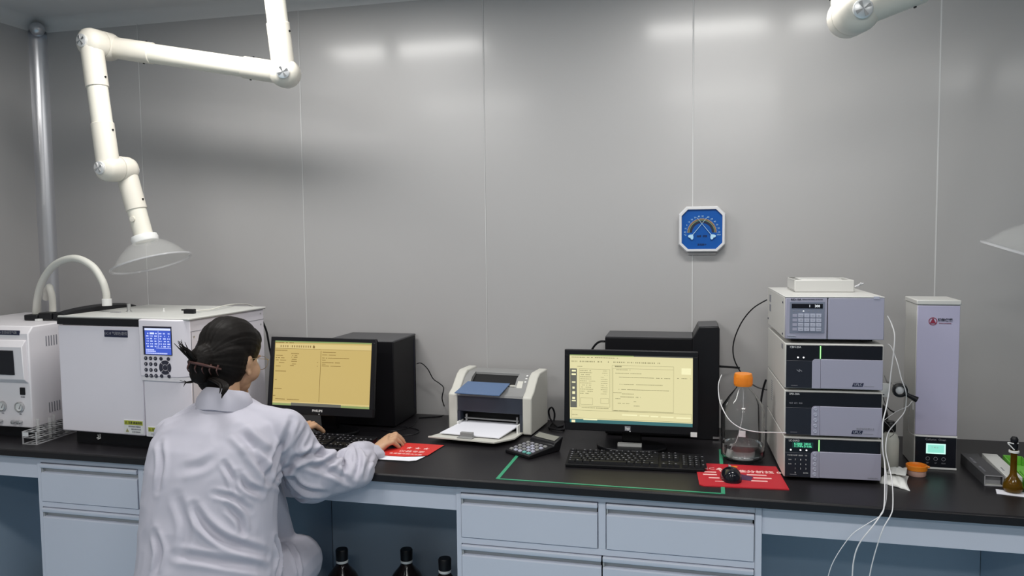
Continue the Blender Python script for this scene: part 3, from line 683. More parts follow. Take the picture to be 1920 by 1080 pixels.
# ================================================================ HPLC stack
HX,HY,HR=.213,-.586,R(2.7)
hw,hd=.258,.391
def hmod(label,z,h):
    t=thing('chromatography_module',label,'instrument',(HX,HY,z),HR,'stacked chromatography modules')
    return t
def rrect(x0,x1,z0,z1,r,corner='tl',n=6):
    P=[(x0,z0),(x1,z0),(x1,z1)]
    P+=[(x0+r-r*sin(pi/2*i/n),z1-r+r*cos(pi/2*i/n)) for i in range(n+1)]
    return P
def module(label,z,h,kind,model):
    t=hmod(label,z,h); z1=h-.004
    MB().box(0,hw,.012,hd,.0,z1).build('case','hplcside',t,bevel=.002)
    MB().box(.0,hw,.0,.012,.002,z1).build('face_frame','hplcside',t,bevel=.002)
    for sx in (.02,hw-.04):
        for sy in (.04,hd-.06): MB().box(sx,sx+.02,sy,sy+.02,-.003,0.001).build('foot','black',t)
    tb=MB().box(.003,hw-.003,-.003,.002,z1*.62,z1-.004).build('upper_glass','hplcblk',t,bevel=.001)
    MB().box(.003,.075,-.004,.002,.004,z1*.63).build('lower_panel','hplcblk2',t,bevel=.001)
    xs=.0715
    MB().prism(rrect(xs,xs+.022,.004,z1*.67,.010),'y',-.006,.0).build('button_strip','hplcfr',t)
    dr=MB().box(xs+.0227,hw-.002,-.006,.0,.004,z1*.67).build('front_door','hplcfr',t,bevel=.001)
    if kind!='dark':
        MB().box(xs+.0205,xs+.0228,-.0045,-.003,z1*.68,z1-.006).build('status_light','ledg',t)
    text('model_text',model,.0075,'whitetxt',t,(.012,-.0034,z1-.010),ax='LEFT')
    MB().box(.016,.034,-.0045,-.004,.010,.011).build('maker_mark','greytxt',t)
    if kind in('dark','pump'):
        for k in range(5):
            zz=.014+k*.0155
            MB().lathe([(.0042,0),(.0052,.0004),(.0052,.0012),(.0042,.0018),(.0038,.001),(0,.001)],(xs+.0105,-.006,zz*z1/.125+.001),(0,-1,0),18).build('round_button','keyl',t)
    if kind=='ctrl':
        for xx in (.034,.049): MB().lathe([(0,0),(.0022,0),(.0022,.0008),(0,.001)],(xx,-.003,z1*.70),(0,-1,0),12).build('indicator','ledw',t)
        text('panel_mark','⌁',.03,'greytxt',t,(.038,-.0043,z1*.40))
    if kind=='dark':
        text('panel_mark','电源  运行  错误',.005,'greytxt',t,(.012,-.0034,z1*.72),ax='LEFT')
    if kind=='pump':
        for xx in (.018,.044,.060): MB().lathe([(0,0),(.0022,0),(.0022,.0008),(0,.001)],(xx,-.003,z1*.69),(0,-1,0),12).build('indicator','ledw',t)
        text('readout_text','0.5000  200.0',.0085,'lcdg',t,(.049,-.0036,z1*.84),sx=.95)
        text('readout_text','11.7MPa D 0.0%',.0075,'lcdg',t,(.050,-.0036,z1*.78),sx=.95)
        MB().box(.022,.078,-.0032,-.003,z1*.745,z1*.885).build('readout_glass','dkgreen',t)
        for r_,row in enumerate((('PURGE','PUMP','ZERO','CE'),('func','7','8','9'),('back','4','5','6'),('','1','2','3'),('','0','','ENTER'))):
            for c_,s_ in enumerate(row):
                if s_: text('key_text',s_,.0045 if len(s_)>1 else .006,'whitetxt',t,(.016+c_*.0143,-.0043,z1*.56-r_*.0125),ext=.0002)
    if kind in('ctrl','dark'):
        b=MB().prism([(.177,.012),(.204,.012),(.207,.022),(.180,.022)],'y',-.0066,-.006).build('badge','navylab',dr)
        text('badge_text','UFLC',.009,'keyl',b,(.192,-.0067,.017))
        MB().box(.208,.234,-.0064,-.006,.0125,.0138).build('badge_line','greytxt',dr)
        if kind=='dark': text('door_text','SHIMADZU-2',.008,'greytxt',dr,(.213,-.0064,.027))
    else: text('door_text','SHIMADZU',.0055,'greytxt',dr,(.235,-.0064,.010),ax='CENTER')
    if kind=='dark':
        for r_ in range(10):
            for c_ in range(2): MB().box(-.0005,.0008,.26+c_*.017,.27+c_*.017,.045+r_*.0065,.048+r_*.0065).build('vent_slot','greytxt',t)
    if kind=='ctrl': MB().box(-.0005,.001,.04,.07,z1-.022,z1-.008).build('side_vent','greytxt',t)
    return t
module('bottom module of the stack, black keypad with green digits',CT+.0075,.121,'pump','LC-20AD')
module('third module down the stack, dark unlit panel and round buttons',CT+.1285,.133,'dark','SPD-20A')
module('second module from the top of the stack, green light line and two dots',CT+.2615,.1325,'ctrl','CBM-20A')
t=hmod('top module of the stack, pale front with number keypad',CT+.402,.12); h=.12
MB().box(-.001,hw+.001,.014,hd,0,h-.003).build('case','hplcside',t,bevel=.002)
MB().box(-.001,hw+.001,.0,hd,h-.003,h).build('lid','hplctop',t,bevel=.0015)
fl=MB().box(-.0,.110,.0,.014,.001,h-.0035).build('keypad_front','hplcfr',t,bevel=.002)
MB().box(.1125,hw,.0,.014,.001,h-.0035).build('door_front','hplcfr',t,bevel=.002)
MB().box(.230,.245,-.001,.006,h-.006,h+.0005).build('door_catch','keyl',t)
for sx in (.02,hw-.05):
    for sy in (.04,hd-.06): MB().box(sx,sx+.03,sy,sy+.03,-.0085,0.001).build('foot','black',t)
MB().box(.011,.103,-.0012,.0,.018,.106).build('keypad_field','keyf',t,bevel=.0006)
MB().box(.016,.098,-.0018,-.001,.087,.100).build('display_window','gloss',t)
text('display_text','1    300',.0095,'lcdw',t,(.076,-.0022,.0935))
text('model_text','RID-10A',.0075,'darktxt',t,(.014,-.0004,.1115),ax='LEFT',bold=.0002)
text('model_text','REFRACTIVE INDEX DETECTOR',.0038,'darktxt',t,(.044,-.0004,.1118),ax='LEFT')
for r_ in range(4):
    zz=.072-r_*.0128
    for c_ in range(4):
        xx=.0335+c_*.0158
        k=MB().box(xx,xx+.0138,-.0030,-.001,zz-.0105,zz).build('key','keyl',t,bevel=.0006)
        text('key_text',[['func','7','8','▲'],['CE','4','5','6'],['zero','1','2','3'],['run','0','.','enter']][r_][c_],.0048,'greytxt',k,(xx+.007,-.0032,zz-.005),ext=.0001)
    MB().box(.0185,.0305,-.0016,-.001,zz-.009,zz-.001).build('soft_key','hplcfr',t)
for c_ in range(6): MB().box(.019+c_*.0133,.0225+c_*.0133,-.0016,-.001,.0785,.0805).build('indicator','ledw' if c_==2 else 'greytxt',t)
MB().box(.006,.027,-.0006,.0005,.004,.012).build('maker_plate','keyl',t)
text('maker_text','SHIMADZU',.0045,'darktxt',t,(.0165,-.0008,.008))
for zz in (.048,.078): MB().box(-.0018,.0,.31,.345,zz,zz+.022).build('side_vent','greytxt',t)
for yy,zz in ((.045,.10),(.045,.01),(.375,.02)): MB().lathe([(0,0),(.003,0),(.003,.002),(0,.002)],(-.001,yy,zz),(-1,0,0),10).build('screw','darktxt',t)
# tray on the top
tt=thing('solvent_tray','shallow white plastic tray on top of the chromatography stack','tray',(HX,HY,CT+.5225),HR)
a=MB(); X0,X1,Y0,Y1,H=.050,.216,.17,.33,.036
a.box(X0,X1,Y0,Y1,0,.004); a.box(X0,X1,Y0,Y0+.004,.004,H); a.box(X0,X1,Y1-.004,Y1,.004,H); a.box(X0,X0+.004,Y0+.004,Y1-.004,.004,H); a.box(X1-.004,X1,Y0+.004,Y1-.004,.004,H)
a.build('tray_shell','hplctop',tt,bevel=.002)
MB().box(X0+.02,X1-.03,Y0+.02,Y1-.02,.004,H+.001).build('tray_insert','hplctop',tt,bevel=.002)
tp_=thing('tube_fitting','tiny clear fitting on the top module beside the white tray','fitting',(0.455,-0.215,1.342))
MB().tube([(0,0,.004),(.012,0,.010),(.026,.01,.014)],.003,8).tube([(.008,0,.004),(.018,-.004,.018)],.002,8).build('fitting_body','tube',tp_)

# ---------------------------------------------------------------- injection valve and tubing
iv=thing('injection_valve','small valve with black ring and lever on the stack\'s right side','valve',(.478,-.46,1.045))
MB().box(.0,.034,.0,.004,-.002,.038).build('mount_plate','whiteplast',iv,bevel=.001)
MB().box(.008,.011,-.001,0,.032,.035).box(.004,.020,-.001,0,.004,.0065).build('plate_marks','darktxt',iv)
cc=Vector((0.533,-0.480,1.069))-Vector((.478,-.46,1.045))
MB().lathe([(.012,0),(.0195,0),(.0205,.004),(.0195,.014),(.014,.016),(.012,.010)],cc,(0,-1,.1),32,close=True).build('ring','black',iv,angle=40)
MB().lathe([(0,0),(.0115,0),(.0115,.006),(.006,.009),(0,.009)],cc,(0,-1,.1),24).build('hub','frame',iv,angle=40)
MB().box(cc.x-.013,cc.x+.013,cc.y+.004,.004,cc.z-.013,cc.z+.013).build('valve_body','steel',iv,bevel=.002)
MB().tube([cc+Vector((.012,-.008,-.008)),cc+Vector((.024,-.010,-.014)),cc+Vector((.044,-.012,-.024))],[.0065,.006,.0085],12).build('lever','black',iv,angle=50)
MB().tube(rel([(0.505,-0.420,1.099),(0.510,-0.440,1.084),(0.516,-0.450,1.082)],(.478,-.46,1.045)),[.0012,.0035,.004],8).build('needle_guide','prngrey',iv)
wb_=thing('waste_bottle','milky plastic waste bottle with black cap beside the stack','bottle',(.528,-.40,CT))
MB().lathe([(0,0),(.022,0),(.025,.004),(.025,.085),(.020,.10),(.012,.108),(.012,.112),(0,.112)],n=24).build('body','dish',wb_,angle=50)
MB().lathe([(.0145,.110),(.0155,.112),(.0155,.135),(.012,.140),(0,.140)],n=20).build('cap','black',wb_,angle=50)
wc_=thing('black_bottle','black rounded bottle half hidden behind the stack','bottle',(.515,-.27,CT))
MB().lathe([(0,0),(.032,0),(.034,.006),(.034,.13),(.028,.155),(.015,.165),(.013,.185),(0,.185)],n=24).build('body','black',wc_,angle=50)
def tubeline(name,label,cat,pts,r,m,n=6,sm=6,part='tube_line',group=None):
    o=Vector(pts[0]); t=thing(name,label,cat,o,group=group); MB().tube(rel(pts,o),r,n,sm).build(part,m,t); return t
G='white tubes hanging beside the stack'
tubeline('solvent_tube','white tube from the stack, leftmost where it hangs below the bench','tube',
 [(0.470,-0.590,0.912),(0.477,-0.600,0.870),(0.474,-0.630,0.842),(0.459,-0.700,0.820),(0.439,-0.776,0.824),(0.428,-0.790,0.805),(0.390,-0.800,0.780),(0.357,-0.800,0.750),(0.321,-0.800,0.689),(0.305,-0.800,0.640),(0.299,-0.800,0.583)],.0011,'tube',group=G)
tubeline('solvent_tube','white tube beside the stack hanging in the middle below the bench edge','tube',
 [(0.514,-0.400,1.273),(0.524,-0.410,1.249),(0.526,-0.440,1.219),(0.515,-0.480,1.170),(0.499,-0.530,1.124),(0.489,-0.560,1.077),(0.478,-0.580,1.032),(0.469,-0.590,0.994),(0.468,-0.600,0.929),(0.472,-0.610,0.888),(0.463,-0.660,0.851),(0.440,-0.769,0.824),(0.431,-0.785,0.809),(0.410,-0.800,0.782),(0.378,-0.800,0.733),(0.365,-0.800,0.688),(0.362,-0.800,0.632),(0.363,-0.800,0.590)],.0018,'tube',8,group=G)
tubeline('solvent_tube','white tube looping by the valve, rightmost where it hangs down','tube',
 [(0.513,-0.420,1.192),(0.519,-0.440,1.184),(0.526,-0.480,1.147),(0.532,-0.505,1.106),(0.543,-0.510,1.072),(0.547,-0.500,1.042),(0.543,-0.500,1.011),(0.520,-0.520,0.987),(0.489,-0.560,0.962),(0.478,-0.590,0.920),(0.483,-0.610,0.881),(0.481,-0.660,0.852),(0.461,-0.765,0.824),(0.451,-0.790,0.807),(0.432,-0.800,0.774),(0.415,-0.800,0.713),(0.403,-0.800,0.650),(0.401,-0.800,0.594)],.0015,'tube',8,group=G)
tubeline('thin_tube','thin clear tube crossing beside the valve toward the oven','tube',[(0.487,-0.500,0.981),(0.528,-0.470,1.004),(0.565,-0.440,1.014),(0.582,-0.420,1.026),(0.584,-0.420,1.001)],.0009,'tube')
tubeline('thin_tube','thin clear tube fanning right of the valve in an arc','tube',[(0.523,-0.460,1.085),(0.547,-0.440,1.085),(0.566,-0.430,1.066),(0.573,-0.430,1.016),(0.572,-0.420,0.966),(0.576,-0.410,0.935),(0.598,-0.400,0.920)],.0009,'prngrey')
tubeline('thin_tube','thin tube crossing from the stack down to the milky bottle','tube',[(0.485,-0.500,0.988),(0.512,-0.470,0.959),(0.530,-0.440,0.934),(0.523,-0.420,0.916),(0.513,-0.410,0.900)],.001,'prngrey')
tubeline('black_plug_lead','thin black lead with plug tip beside the stack','cable',[(0.502,-0.420,1.039),(0.509,-0.420,1.016),(0.521,-0.420,0.999),(0.534,-0.420,0.991)],[.001,.001,.0035],'black')
tubeline('signal_cable','thin black cable arcing from the top module down behind the orange-capped bottle','cable',
 [(0.192,-0.170,1.299),(0.149,-0.150,1.268),(0.113,-0.130,1.217),(0.089,-0.120,1.151),(0.089,-0.120,1.096),(0.111,-0.120,1.047),(0.135,-0.130,1.018),(0.165,-0.150,1.001),(0.195,-0.170,0.997)],.0022,'black')
tubeline('power_cable','short thick black cable at the right of the second tower','cable',[(0.042,-0.100,1.060),(0.077,-0.060,1.052),(0.111,-0.012,1.042)],.0042,'black')
tubeline('power_cable','black cable standing between the glass bottle and the stack','cable',[(0.186,-0.250,1.045),(0.178,-0.240,1.011),(0.172,-0.240,0.967),(0.173,-0.240,0.905),(0.184,-0.163,0.824)],.0035,'black')
tubeline('eluent_tube','white tube sweeping across the front of the glass bottle to the stack','tube',
 [(0.046,-0.300,1.065),(0.036,-0.340,1.043),(0.037,-0.400,1.012),(0.046,-0.450,0.990),(0.067,-0.475,0.959),(0.101,-0.485,0.938),(0.146,-0.500,0.933),(0.187,-0.550,0.946),(0.216,-0.598,0.958)],.0016,'tube')
# pc cables
tubeline('audio_cable','thin black cable dropping from the left tower to the printer','cable',
 [(-1.091,-0.060,1.030),(-1.075,-0.050,1.031),(-1.053,-0.040,1.007),(-1.035,-0.030,0.968),(-1.009,-0.030,0.950),(-0.989,-0.040,0.934),(-0.996,-0.040,0.892),(-1.007,0.034,0.822),(-1.006,-0.032,0.822),(-1.053,-0.060,0.822),(-1.081,-0.075,0.822)],.0022,'black')
tubeline('loose_cable','thin black cable lying in front of the left tower','cable',[(-1.077,-0.101,0.822),(-1.058,-0.218,0.822),(-1.101,-0.292,0.822),(-1.145,-0.285,0.822)],.0018,'black')
tubeline('mouse_cable','thin black mouse cable curling behind the hand','cable',[(-1.060,-0.390,0.822),(-1.037,-0.348,0.822),(-1.002,-0.311,0.822),(-1.012,-0.258,0.822),(-1.077,-0.222,0.822),(-1.129,-0.224,0.822)],.0016,'black')
tubeline('printer_cable','coiled black cable bundle behind the printer\'s right side','cable',
 [(-0.504,-0.085,0.824),(-0.529,-0.115,0.824),(-0.567,-0.050,0.836),(-0.573,-0.050,0.866),(-0.561,-0.050,0.879),(-0.551,-0.050,0.857),(-0.553,-0.060,0.829),(-0.552,-0.146,0.826),(-0.499,-0.168,0.826),(-0.513,-0.060,0.821)],.0035,'black',8)
tubeline('instrument_cable','pair of black leads behind the chromatograph at its right edge','cable',[(-1.728,-0.100,1.190),(-1.717,-0.090,1.146),(-1.713,-0.080,1.085),(-1.707,-0.070,1.014),(-1.705,-0.070,0.931),(-1.683,-0.102,0.825),(-1.633,-0.130,0.825)],.004,'black',8)
tubeline('video_cable','black lead at the rear of the right tower','cable',[(-0.354,-0.120,1.141),(-0.374,-0.110,1.138),(-0.393,-0.100,1.122),(-0.408,-0.090,1.093),(-0.412,-0.090,1.039)],.004,'black',8)
# ================================================================ column oven
CO=thing('column_oven','tall white column oven with a mint display at its base','instrument',(.596,-.391,CT),R(-.9))
w,d,h=.114,.150,.500
MB().box(0,w,.003,d,.002,h-.014).build('case','hplctop',CO,bevel=.002)
MB().box(-.002,w+.002,-.002,d+.002,h-.014,h).build('lid','hplctop',CO,bevel=.0025)
MB().box(.001,w-.001,-.001,.004,.102,h-.016).build('door','ovenfr',CO,bevel=.0015)
MB().box(.0,w,-.001,.004,.096,.1015).build('trim_bar','whiteplast',CO,bevel=.0005)
MB().box(.003,w-.002,-.001,.004,.007,.0955).build('control_panel','hplcblk',CO)
MB().box(0,w,-.002,.004,.001,.0065).build('bottom_bar','whiteplast',CO,bevel=.0005)
text('oven_text','Column  Oven',.0092,'greytxt',CO,(w/2,-.0014,.089))
MB().box(.032,.084,-.0018,-.001,.047,.077).build('lcd_edge','minte',CO)
MB().box(.036,.080,-.0022,-.0017,.0505,.0735).build('lcd','mint',CO)
text('lcd_text','T 40.0',.007,'whitetxt',CO,(.055,-.0025,.066),ext=.0001)
for k in range(3):
    xx=.037+k*.021
    MB().lathe([(.0045,0),(.0055,0),(.0055,.0006),(.0045,.0006)],(xx,-.0012,.032),(0,-1,0),20,close=True).build('touch_key','greytxt',CO)
    text('key_text',['SET','UP','RUN'][k],.005,'greytxt',CO,(xx,-.0014,.019))
lg=MB().lathe([(.0095,0),(.0115,0),(.0115,.0006),(.0095,.0006)],(.042,-.0012,h-.062),(0,-1,0),28,close=True)
lg.prism([(.0335,h-.068),(.0505,h-.068),(.042,h-.052)],'y',-.0020,-.0012); lg.build('logo','redtxt',CO)
text('logo_text','博的仪器',.0098,'darktxt',CO,(.074,-.0016,h-.058),bold=.0003)
text('logo_text','Instruments',.005,'redtxt',CO,(.074,-.0016,h-.067),sx=1.35)
tubeline('thin_cable','thin dark lead behind the orange dish at the oven foot','cable',[(0.600,-0.270,0.822),(0.601,-0.318,0.822),(0.601,-0.364,0.822)],.0016,'black')
# wire to upper corner of oven
# ================================================================ small things at the right
OD=thing('orange_dish','small round dish with an orange rim in front of the oven','dish',(.587,-.462,CT))
MB().lathe([(0,0),(.0235,0),(.025,.002),(.0255,.018),(.0235,.018),(.0225,.003),(0,.003)],n=32).build('cup','orangel',OD,angle=50)
MB().lathe([(.0255,.016),(.028,.017),(.0285,.030),(.0265,.031),(.0245,.029),(.0245,.020),(0,.020)],n=32).build('lid_ring','orange',OD,angle=50)
MB().box(.026,.034,-.004,.004,.022,.028).build('lid_tab','orange',OD,bevel=.001)
# folded cloth
fm=thing('folded_wipe','crumpled white wipe folded on the worktop beside the stack','wipe',(.508,-.56,CT))
def clothgrid(nx,ny,f):
    m_=MB(); vs=[f(i/nx,j/ny) for j in range(ny+1) for i in range(nx+1)]
    m_.add(vs,[(j*(nx+1)+i,j*(nx+1)+i+1,(j+1)*(nx+1)+i+1,(j+1)*(nx+1)+i) for j in range(ny) for i in range(nx)]); return m_
qa=[Vector((0.470,-0.564,0.820)),Vector((0.534,-0.621,0.820)),Vector((0.563,-0.479,0.820)),Vector((0.495,-0.489,0.820))]
oo=Vector((.508,-.56,CT))
def cf(u,v):
    p=(qa[0]*(1-u)+qa[1]*u)*(1-v)+(qa[3]*(1-u)+qa[2]*u)*v
    z=.003+.010*abs(noise.noise(Vector((u*4,v*3,1.3))))+.012*max(0,sin(pi*v))*max(0,sin(pi*u))
    if v<.04 or v>.96 or u<.04 or u>.96: z*=.3
    p=p-oo; return (p.x-.006*sin(v*pi),p.y,z)
g=clothgrid(26,18,cf).build('cloth','clothw',fm,angle=60); sm=g.modifiers.new('solid','SOLIDIFY'); sm.thickness=.0025; sm.offset=1
def cf2(u,v):
    q=[Vector((0.493,-0.534,0.820)),Vector((0.539,-0.549,0.820)),Vector((0.560,-0.470,0.820)),Vector((0.513,-0.474,0.820))]
    p=(q[0]*(1-u)+q[1]*u)*(1-v)+(q[3]*(1-u)+q[2]*u)*v-oo
    return (p.x,p.y,.0205+.006*sin(pi*u)*sin(pi*v)+.003*noise.noise(Vector((u*6,v*5,7))))
g=clothgrid(18,12,cf2).build('fold_flap','clothw',fm,angle=60); sm=g.modifiers.new('solid','SOLIDIFY'); sm.thickness=.002; sm.offset=1
# long cartons
c1=thing('column_box','dark grey carton sleeve with open end at the right of the worktop','box',(.742,-.528,CT),R(-1))
w,l,h=.046,.225,.030
b=MB(); b.box(0,w,0,l,0,.0012); b.box(0,w,0,l,h-.0012,h); b.box(0,.0012,0,l,.0012,h-.0012); b.box(w-.0012,w,0,l,.0012,h-.0012)
b.build('sleeve','boxgrey',c1)
MB().box(.0014,w-.0014,.018,.021,.0014,h-.0014).build('inner_end','boxin',c1)
MB().box(.0014,w-.0014,.001,.018,.0014,.003).build('inner_floor','boxw',c1)
MB().box(-.0004,w+.0004,-.0008,.0002,0,.0022).box(-.0004,w+.0004,-.0008,.0002,h-.0022,h).box(-.0004,.0018,-.0008,.0002,0,h).box(w-.0018,w+.0004,-.0008,.0002,0,h).build('cut_edge','boxin',c1)
text('box_text','HPLC Column',.010,'greytxt',c1,(.012,.15,h+.0003),(0,0,R(90)),sx=1.0,ext=.0002)
text('box_text','C18  5μm 4.6×250',.008,'greytxt',c1,(.012,.06,h+.0003),(0,0,R(90)),sx=.9,ext=.0002)
c2=thing('column_box','long off-white carton lying between the grey and green ones','box',(.792,-.535,CT),R(-3))
MB().box(0,.040,0,.235,0,.032).build('carton','boxw',c2,bevel=.0015)
text('box_text','C18 column',.007,'greytxt',c2,(.010,.07,.0323),(0,0,R(90)),ext=.0002)
c3=thing('tip_box','open bright green carton tray at the right frame edge','box',(.836,-.55,CT),R(-6))
b=MB(); w,l,h=.05,.26,.028
b.box(0,w,0,l,0,.002); b.box(0,.0025,0,l,.002,h); b.box(w-.0025,w,0,l,.002,h); b.box(.0025,w-.0025,l-.0025,l,.002,h); b.box(.0025,w-.0025,0,.0025,.002,h)
b.build('tray_shell','boxg',c3,bevel=.001)
MB().box(.004,w-.004,.02,.09,.003,h+.004).build('insert','boxg',c3,bevel=.003)
MB().box(.004,w-.004,.11,.17,.003,h-.006).build('insert','boxg',c3,bevel=.003)
ps=thing('paper_slip','small white paper slip under the amber flask','paper',(.795,-.585,CT),R(-14))
MB().box(-.040,.045,-.022,.018,0,.0012).build('sheet','paper',ps)
fk=thing('volumetric_flask','amber volumetric flask with black stopper on a white paper slip','flask',(.797,-.572,CT+.0013))
MB().lathe([(0,0),(.017,0),(.022,.004),(.0245,.014),(.021,.028),(.012,.040),(.0085,.048),(.0078,.06),(.0078,.108),(.0095,.110),(.0095,.114),(.0062,.114),(.0062,.06),(.0068,.046),(.019,.026),(.0225,.014),(.020,.006),(0,.003)],n=32).build('glass','amber',fk,angle=50)
MB().lathe([(.0100,.106),(.0125,.107),(.0125,.112),(.0100,.113)],n=20,close=True).build('white_collar','whiteplast',fk)
MB().lathe([(0,.112),(.0075,.112),(.009,.122),(.0095,.130),(.006,.132),(.009,.136),(.0095,.143),(.006,.149),(0,.150)],n=20).build('stopper','black',fk,angle=50)
MB().tube([(-.004,-.008,.132),(-.018,-.008,.134),(-.010,-.010,.124),(-.003,-.011,.116)],.0016,6,4).tube([(.010,0,.132),(-.008,-.006,.132)],.0018,6).build('retainer','whiteplast',fk)
# ================================================================ thermo-hygrometer
TH=thing('wall_hygrometer','octagonal blue wall thermometer and hygrometer with two crossed needles','thermometer',(-.02,-.001,1.536))
def octo(a,c): return [(-a+c,-a),(a-c,-a),(a,-a+c),(a,a-c),(a-c,a),(-a+c,a),(-a,a-c),(-a,-a+c)]
a=.081
MB().prism(octo(a,.027),'y',-.022,0).build('body','frame',TH,bevel=.004)
fr=MB(); O=octo(a,.027); I=octo(a-.011,.022)
fr.add([(p[0],-.030,p[1]) for p in octo(a-.003,.026)]+[(p[0],-.030,p[1]) for p in I]+[(p[0],-.021,p[1]) for p in O]+[(p[0],-.021,p[1]) for p in I],
  [(i,(i+1)%8,8+(i+1)%8,8+i) for i in range(8)]+[(16+i,16+(i+1)%8,(i+1)%8,i) for i in range(8)]+[(8+i,8+(i+1)%8,24+(i+1)%8,24+i) for i in range(8)])
fr.build('rim','frame',TH,bevel=.001)
MB().prism(I,'y',-.0235,-.021).build('face','blue',TH)
def arc(r0,r1,m,y,cz=-.012,squash=1.0,nm='scale_arc',leg=.0):
    n=28;P_=[(r0*cos(pi*i/n),cz+r0*sin(pi*i/n)) for i in range(n+1)]+[(r1*cos(pi*(n-i)/n),cz+r1*sin(pi*(n-i)/n)) for i in range(n+1)]
    return MB().prism(P_,'y',y,-.0233).build(nm,m,TH,smooth=False)
arc(.047,.050,'olive',-.0237); arc(.041,.047,'dkgreen',-.0237); arc(.0435,.045,'olive',-.0239); arc(.034,.041,'navylab',-.0237); arc(.0475,.0485,'red2',-.0239)
tk=MB()
for i in range(29):
    an=pi*i/28; tk.tube([(.0505*cos(an),-.0238,-.012+.0505*sin(an)),(.0535*cos(an),-.0238,-.012+.0535*sin(an))],.0003,4)
tk.build('scale_ticks','ltblue',TH,kind='stuff')
for i,sx in enumerate(('20','10','0','10','20','30','40','50')):
    an=pi-(i+.15)*.225; 
    text('scale_text',sx,.0075,'ltblue',TH,(.0590*cos(an),-.0242,-.012+.0580*sin(an)))
for i,sx in enumerate(('10','20','30','40','60','80')):
    an=.02+(i)*.235
    if an<1.35: text('scale_text',sx,.0075,'ltblue',TH,(.0590*cos(an),-.0242,-.012+.0580*sin(an)))
text('face_text','温度  湿度',.008,'navylab',TH,(0,-.0240,-.025)); text('face_text','温湿度计',.008,'navylab',TH,(0,-.0240,-.055))
text('scale_text','℃',.008,'ltblue',TH,(-.058,-.0242,-.020)); text('scale_text','%RH',.007,'ltblue',TH,(.058,-.0242,-.020))
for s in (-1,1):
    p=Vector((s*.037,-.027,-.026)); q=Vector((-s*.018,-.027,.042))
    hd_=MB(); n=20
    hp=[]
    dr=(q-p).normalized()
    for i in range(n):
        tt_=2*pi*i/n; hx=.0105*sin(tt_)**3; hz=(.0085*cos(tt_)-.0033*cos(2*tt_)-.0013*cos(3*tt_))
        ang=math.atan2(dr.x,dr.z); hp.append((p.x+hx*cos(ang)-hz*sin(ang),p.z-hx*sin(ang)-hz*cos(ang)))
    hd_.prism(hp,'y',-.029,-.026); 
    hd_.tube([p,q],[.0012,.0006],6); hd_.build('needle','ltblue',TH,smooth=False)
MB().box(-.05,.05,-.008,0,-.092,-.080).build('wall_bracket','wall',TH,bevel=.003)
# ================================================================ fume arms
def knob(c,ax,parent,r=.022):
    ax=Vector(ax).normalized(); c=Vector(c)
    k=MB().lathe([(r*1.02,-.004),(r*1.02,.006),(r*.9,.008),(0,.008)],c,ax,28).build('joint_knob','disc',parent,angle=40)
    u=ax.cross(Vector((0,0,1))).normalized(); v_=ax.cross(u)
    for q in range(4):
        a0=q*pi/2+.25; pr=[c+ax*.0084]+[c+ax*.0084+(u*cos(a0+.5*i/3)+v_*sin(a0+.5*i/3))*r*.82 for i in range(4)]
        pr2=[p+ax*.0012 for p in pr]
        MB().add(pr+pr2,[(0,1,2,3,4),(9,8,7,6,5)]+[(i,(i+1)%5,5+(i+1)%5,5+i) for i in range(5)]).build('knob_facet','steel',k)
    return k
def elbow(cf,cr,ax,parent,r=.050):
    # two rounded housings side by side: cf front centre, cr rear centre
    cf=Vector(cf);cr=Vector(cr);ax=Vector(ax).normalized()
    for c,s,k in ((cf,1,1),(cr,-1,0)):
        MB().lathe([(0,-.036),(r*.98,-.036),(r*1.0,-.030),(r*1.0,.006),(r*.90,.022),(r*.62,.033),(r*.40,.037),(0,.038)],c,ax*s,32).build('elbow_housing','creamd',parent,angle=50)
    knob(cf+ax*.037,ax,parent); knob(cr-ax*.037,-ax,parent)
def pipe(a,b,parent,r=.0345,c0=.09,c1=.09,rc=.038):
    a=Vector(a);b=Vector(b);d=(b-a).normalized()
    MB().cyl(a+d*(c0-.01),b-d*(c1-.01),r,n=32).build('pipe','cream',parent,angle=50)
    if c0>0:
        s_=MB().cyl(a+d*.0,a+d*(c0+.03),rc,n=32).build('sleeve','creamd',parent,bevel=.002)
    if c1>0:
        s_=MB().cyl(b,b-d*(c1+.03),rc,n=32).build('sleeve','creamd',parent,bevel=.002)
    u=d.cross(Vector((0,1,0))).normalized()
    for e,c in ((a,c0),(b,-c1)):
        if c==0: continue
        for s in (-1,1):
            p=e+d*(c)+u*s*rc*.98
            MB().cyl(p,p+u*s*.004,.0035,n=10).build('grub_screw','black',parent)
def hood(c_top,ax,parent,R0=.135,H=.085):
    ax=Vector(ax).normalized(); c=Vector(c_top)
    MB().lathe([(.036,-.004),(.044,-.004),(.047,.006),(.045,.020),(.036,.020)],c,ax,36,close=True).build('hood_collar','whiteplast',parent,angle=40)
    pr=[(.036,.012),(.050,.020),(.075,.034),(.100,.056),(.118,.078),(R0*.985,H+.010),(R0*1.04,H+.013),(R0*1.04,H+.016),(R0*.975,H+.0125),(.1155,.080),(.098,.0585),(.073,.0365),(.049,.0225),(.036,.0145)]
    MB().lathe(pr,c,ax,56,close=True).build('clear_dome','acry',parent,angle=60)
    MB().lathe([(R0*.985,H+.011),(R0*1.045,H+.0125),(R0*1.045,H+.0175),(R0*.985,H+.0175)],c,ax,56,close=True).build('dome_rim','acryw',parent,angle=60)
A1=thing('fume_extraction_arm','cream articulated extraction arm with a clear dome over the left instruments','extraction arm',(0,0,0))
ax=Vector((-.10,-1,-.02)).normalized(); hs=.074
j1r=Vector((-2.107,-0.440,2.217)); j1f=j1r+ax*hs
j2r=Vector((-1.420,-0.400,2.089)); ax_b=Vector((.40,-.90,-.14)).normalized(); j2f=j2r+ax_b*hs
